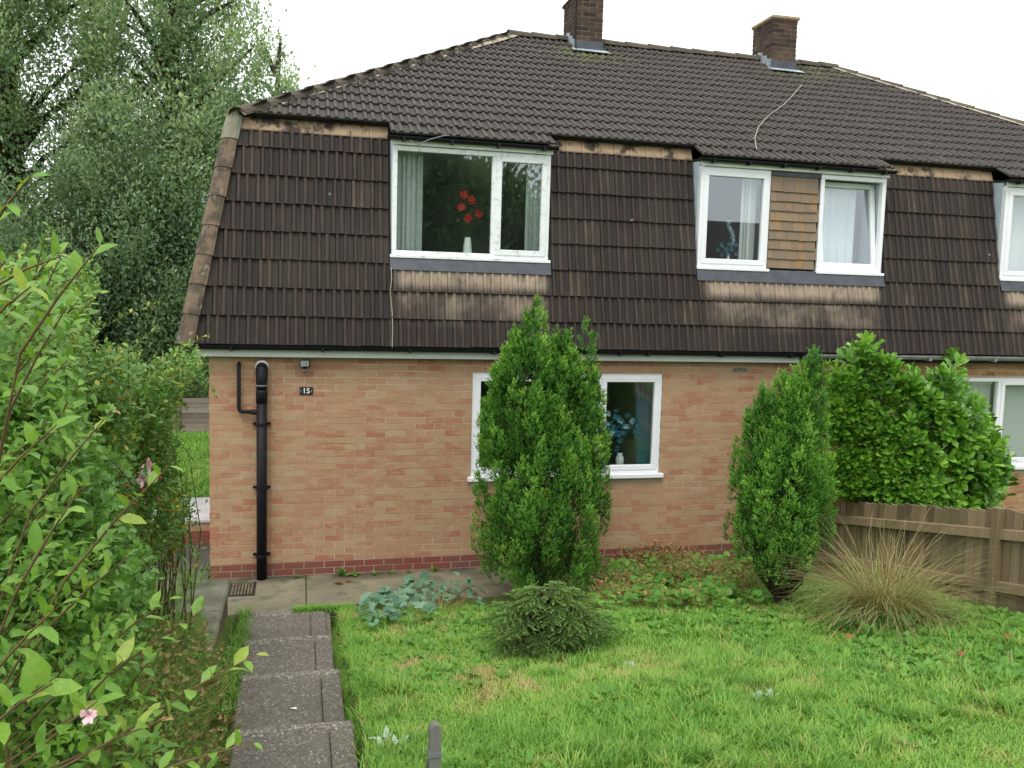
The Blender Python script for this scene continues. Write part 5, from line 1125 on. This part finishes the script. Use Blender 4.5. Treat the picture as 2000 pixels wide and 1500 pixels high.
q.build('stems', m['bark'], t); build_leaves('foliage', lv, T_LOBE, m['haw'], t, 'stuff')
# withered growth and grass on the bank
lv = Leaves()
for i in range(1100):
    px_, py_ = rng.uniform(180, 490), rng.uniform(1180, 1560)
    if px_ > 455 - (1300 - py_) * .25 + 30: continue
    p = gpix(px_, py_)
    if p[0] > .42 + .04 * max(0, -p[1] - 1.2) or (p[1] > -3.35 and p[0] > -.2): continue
    arcblades(lv, p, 9, (.08, .24), 1.2, .006, (.15, 1.0) if rng.random() < .6 else (.6, 1.0), 3, .9, .07); n = 5; o = p + rng.normal(0, .06, (n, 3)) + [0, 0, .12]; lv.add(o, rand_dirs(n, -.2, .8), rand_dirs(n), rng.uniform(.03, .06, n), .025, rng.uniform(.4, 1, n))
for i in range(420):
    x, y = rng.uniform(-1.4, -.25), rng.uniform(-5, -1.7); arcblades(lv, np.array([x, y, float(ground(x, y))]), 10, (.12, .3), .9, .007, (.35, 1), 3, .8, .08)
tag(build_leaves('withered_undergrowth', lv, T_DIA, m['dry']), 'rusty withered stalks and bramble covering the bank beside the path', 'undergrowth', kind='stuff')
lv = Leaves(); 
for (x0, y0, n) in ((-.02, -1.72, 16), (-.05, -2.1, 16), (-.08, -2.5, 14), (-.05, -2.9, 12), (.0, -1.62, 8)): arcblades(lv, np.array([x0, y0, .47]), n * 6, (.12, .30), 1.1, .006, (.72, 1), 3, .9, .12)
tag(build_leaves('coping_grass', lv, T_STRIP, m['dry']), 'tuft of green grass spilling over the flat top of the retaining wall', 'grass', kind='stuff')
for (x, y, z, s, lab) in ((.37, -2.0, .02, 1.2, 'fern like weed at the foot of the retaining wall beside the lowest path slab'), (.44, -1.24, .0, .6, 'small green weed at the joint of path and concrete apron')):
    lv = Leaves(); arcblades(lv, np.array([x, y, z]), 70, (.10, .24 * s), 1.1, .009, (.7, 1), 3, .9, .10 * s); tag(build_leaves('path_weed', lv, T_STRIP, m['dry']), lab, 'weed')
# ---------- trees behind
def tree(name, label, base, H, crown, nclump, nleaf, L, tr, lowdir=.3, group='trees behind the house', seed=1, limbs=26, mat=None):
    r = np.random.default_rng(seed); base = np.array(base, float); t = empty(name, tuple(base), label, 'tree', group); q = MB()
    q.tube([base - [0, 0, .2], base + [.1, .1, H * .3], base + [-.1, .2, H * .62], base + [.15, 0, H * .95]], [.028 * H, .022 * H, .013 * H, .003 * H], 9, False); q.build('trunk', m['bark'], t)
    lv = Leaves(); q = MB()
    cx, cy, cz, rx, ry, rz = crown; cen = []
    while len(cen) < nclump:
        p = r.uniform(-1, 1, 3); l = np.linalg.norm(p)
        if l > 1 or r.random() > .25 + .75 * l: continue
        if p[2] > .2 and (p[0] ** 2 + p[1] ** 2) > (1 - p[2]) * 1.3: continue
        cen.append(np.array([cx, cy, cz]) + p * [rx, ry, rz])
    for i, c in enumerate(cen):
        if i < limbs * 3:
            h0 = base + [0, 0, np.clip(c[2] - base[2] - .9 * np.hypot(c[0] - base[0], c[1] - base[1]), .12 * H, .85 * H)]; q.tube([h0, (h0 + c) / 2 + [0, 0, .12 * rz * .3], c], [.007 * H, .005 * H, .0015 * H], 5, False)
        n = nleaf; s = r.uniform(.35, .75) * min(rx, rz) * .17; up_ = r.uniform(1.2, 3.0); o = r.normal(0, 1, (n, 3)) * [s, s, s * up_]; p = c + o
        ax = nrm(o * [1, 1, .3] + [0, 0, .4] + r.normal(0, .6, (n, 3))); tn = np.clip(r.uniform(*tr) + .12 * o[:, 2] / (s * up_) + r.normal(0, .13, n), 0, 1)
        lv.add(p, ax + Z3 * .25, r.normal(0, .6, (n, 3)) + [0, -.5, .7], r.uniform(.7, 1.2, n) * L, L * .45, tn)
    q.build('limbs', m['bark'], t); build_leaves('crown', lv, T_DIA, mat or m['tree'], t, 'stuff'); return t
gb = lambda x, y: (x, y, float(ground(x, y)) - .05)
tree('broadleaf_tree', 'tall grey green tree with upright feathery branches behind the house corner', gb(-2.2, 14.5), 14.5, (-2.1, 14.5, 7.0, 2.75, 2.6, 6.6), 185, 310, .145, (.3, .75), seed=3)
tree('broadleaf_tree', 'tall open crowned tree beside the feathery tree at the far end of the garden', gb(-6.3, 15.5), 14.0, (-6.0, 15.5, 7.5, 3.0, 2.6, 5.8), 190, 300, .145, (.3, .75), seed=5)
tree('broadleaf_tree', 'dense dark tree with low branches filling behind the wild rose', gb(-3.6, 12.0), 6.5, (-3.6, 12.2, 3.2, 3.2, 1.8, 3.1), 150, 420, .12, (.05, .4), seed=8)
tree('broadleaf_tree', 'slender tree with sparse leaves rising behind the mansard roof edge', gb(.2, 17.5), 11.6, (-.2, 17.5, 7.4, 1.2, 1.2, 3.6), 46, 200, .11, (.45, .9), seed=12, limbs=10)
# far wood beyond the back fence
lv = Leaves(); n = 26000; x = rng.uniform(-22, 2, n); hh = rng.random(n) ** .8; z = -1.4 + hh * (4.2 + 1.6 * np.sin(x * .9) + np.sin(x * 2.3)); y = 22 + rng.normal(0, 1.3, n); lv.add(np.stack([x, y, z], 1), rand_dirs(n), rand_dirs(n), .22, .11, np.clip(rng.normal(.3, .15, n), 0, 1))
tag(build_leaves('far_hedgerow', lv, T_DIA, m['tree']), 'dark hedgerow of trees beyond the back garden fence', 'hedgerow', kind='stuff')
# ---------- across the street (seen only as reflections in the glass)
t = empty('opposite_house', (19, -27, 2.3), 'brick house with dark tiled roof across the street from number 15', 'house')
MB().box(12.5, 27, -31, -25.4, 1.5, 5.0).build('wall', m['brick_n'], t); MB().prism([(12, -31.4, 4.9), (12, -25, 4.9), (12, -28.2, 7.2)], [(27.5, -31.4, 4.9), (27.5, -25, 4.9), (27.5, -28.2, 7.2)]).build('roof', m['tile'], t)
tree('street_tree', 'leafy tree across the street reflected in the dormer with red flowers', gb(4.6, -24), 10.5, (4.6, -24, 7.4, 3.2, 3.0, 4.4), 150, 260, .34, (.1, .4), group='trees across the street', seed=21)
tree('street_tree', 'wide tree across the street reflected in the ground floor window', gb(9.5, -27), 8.0, (9.5, -27, 5.2, 3.4, 3.0, 3.6), 110, 200, .34, (.1, .4), group='trees across the street', seed=22)
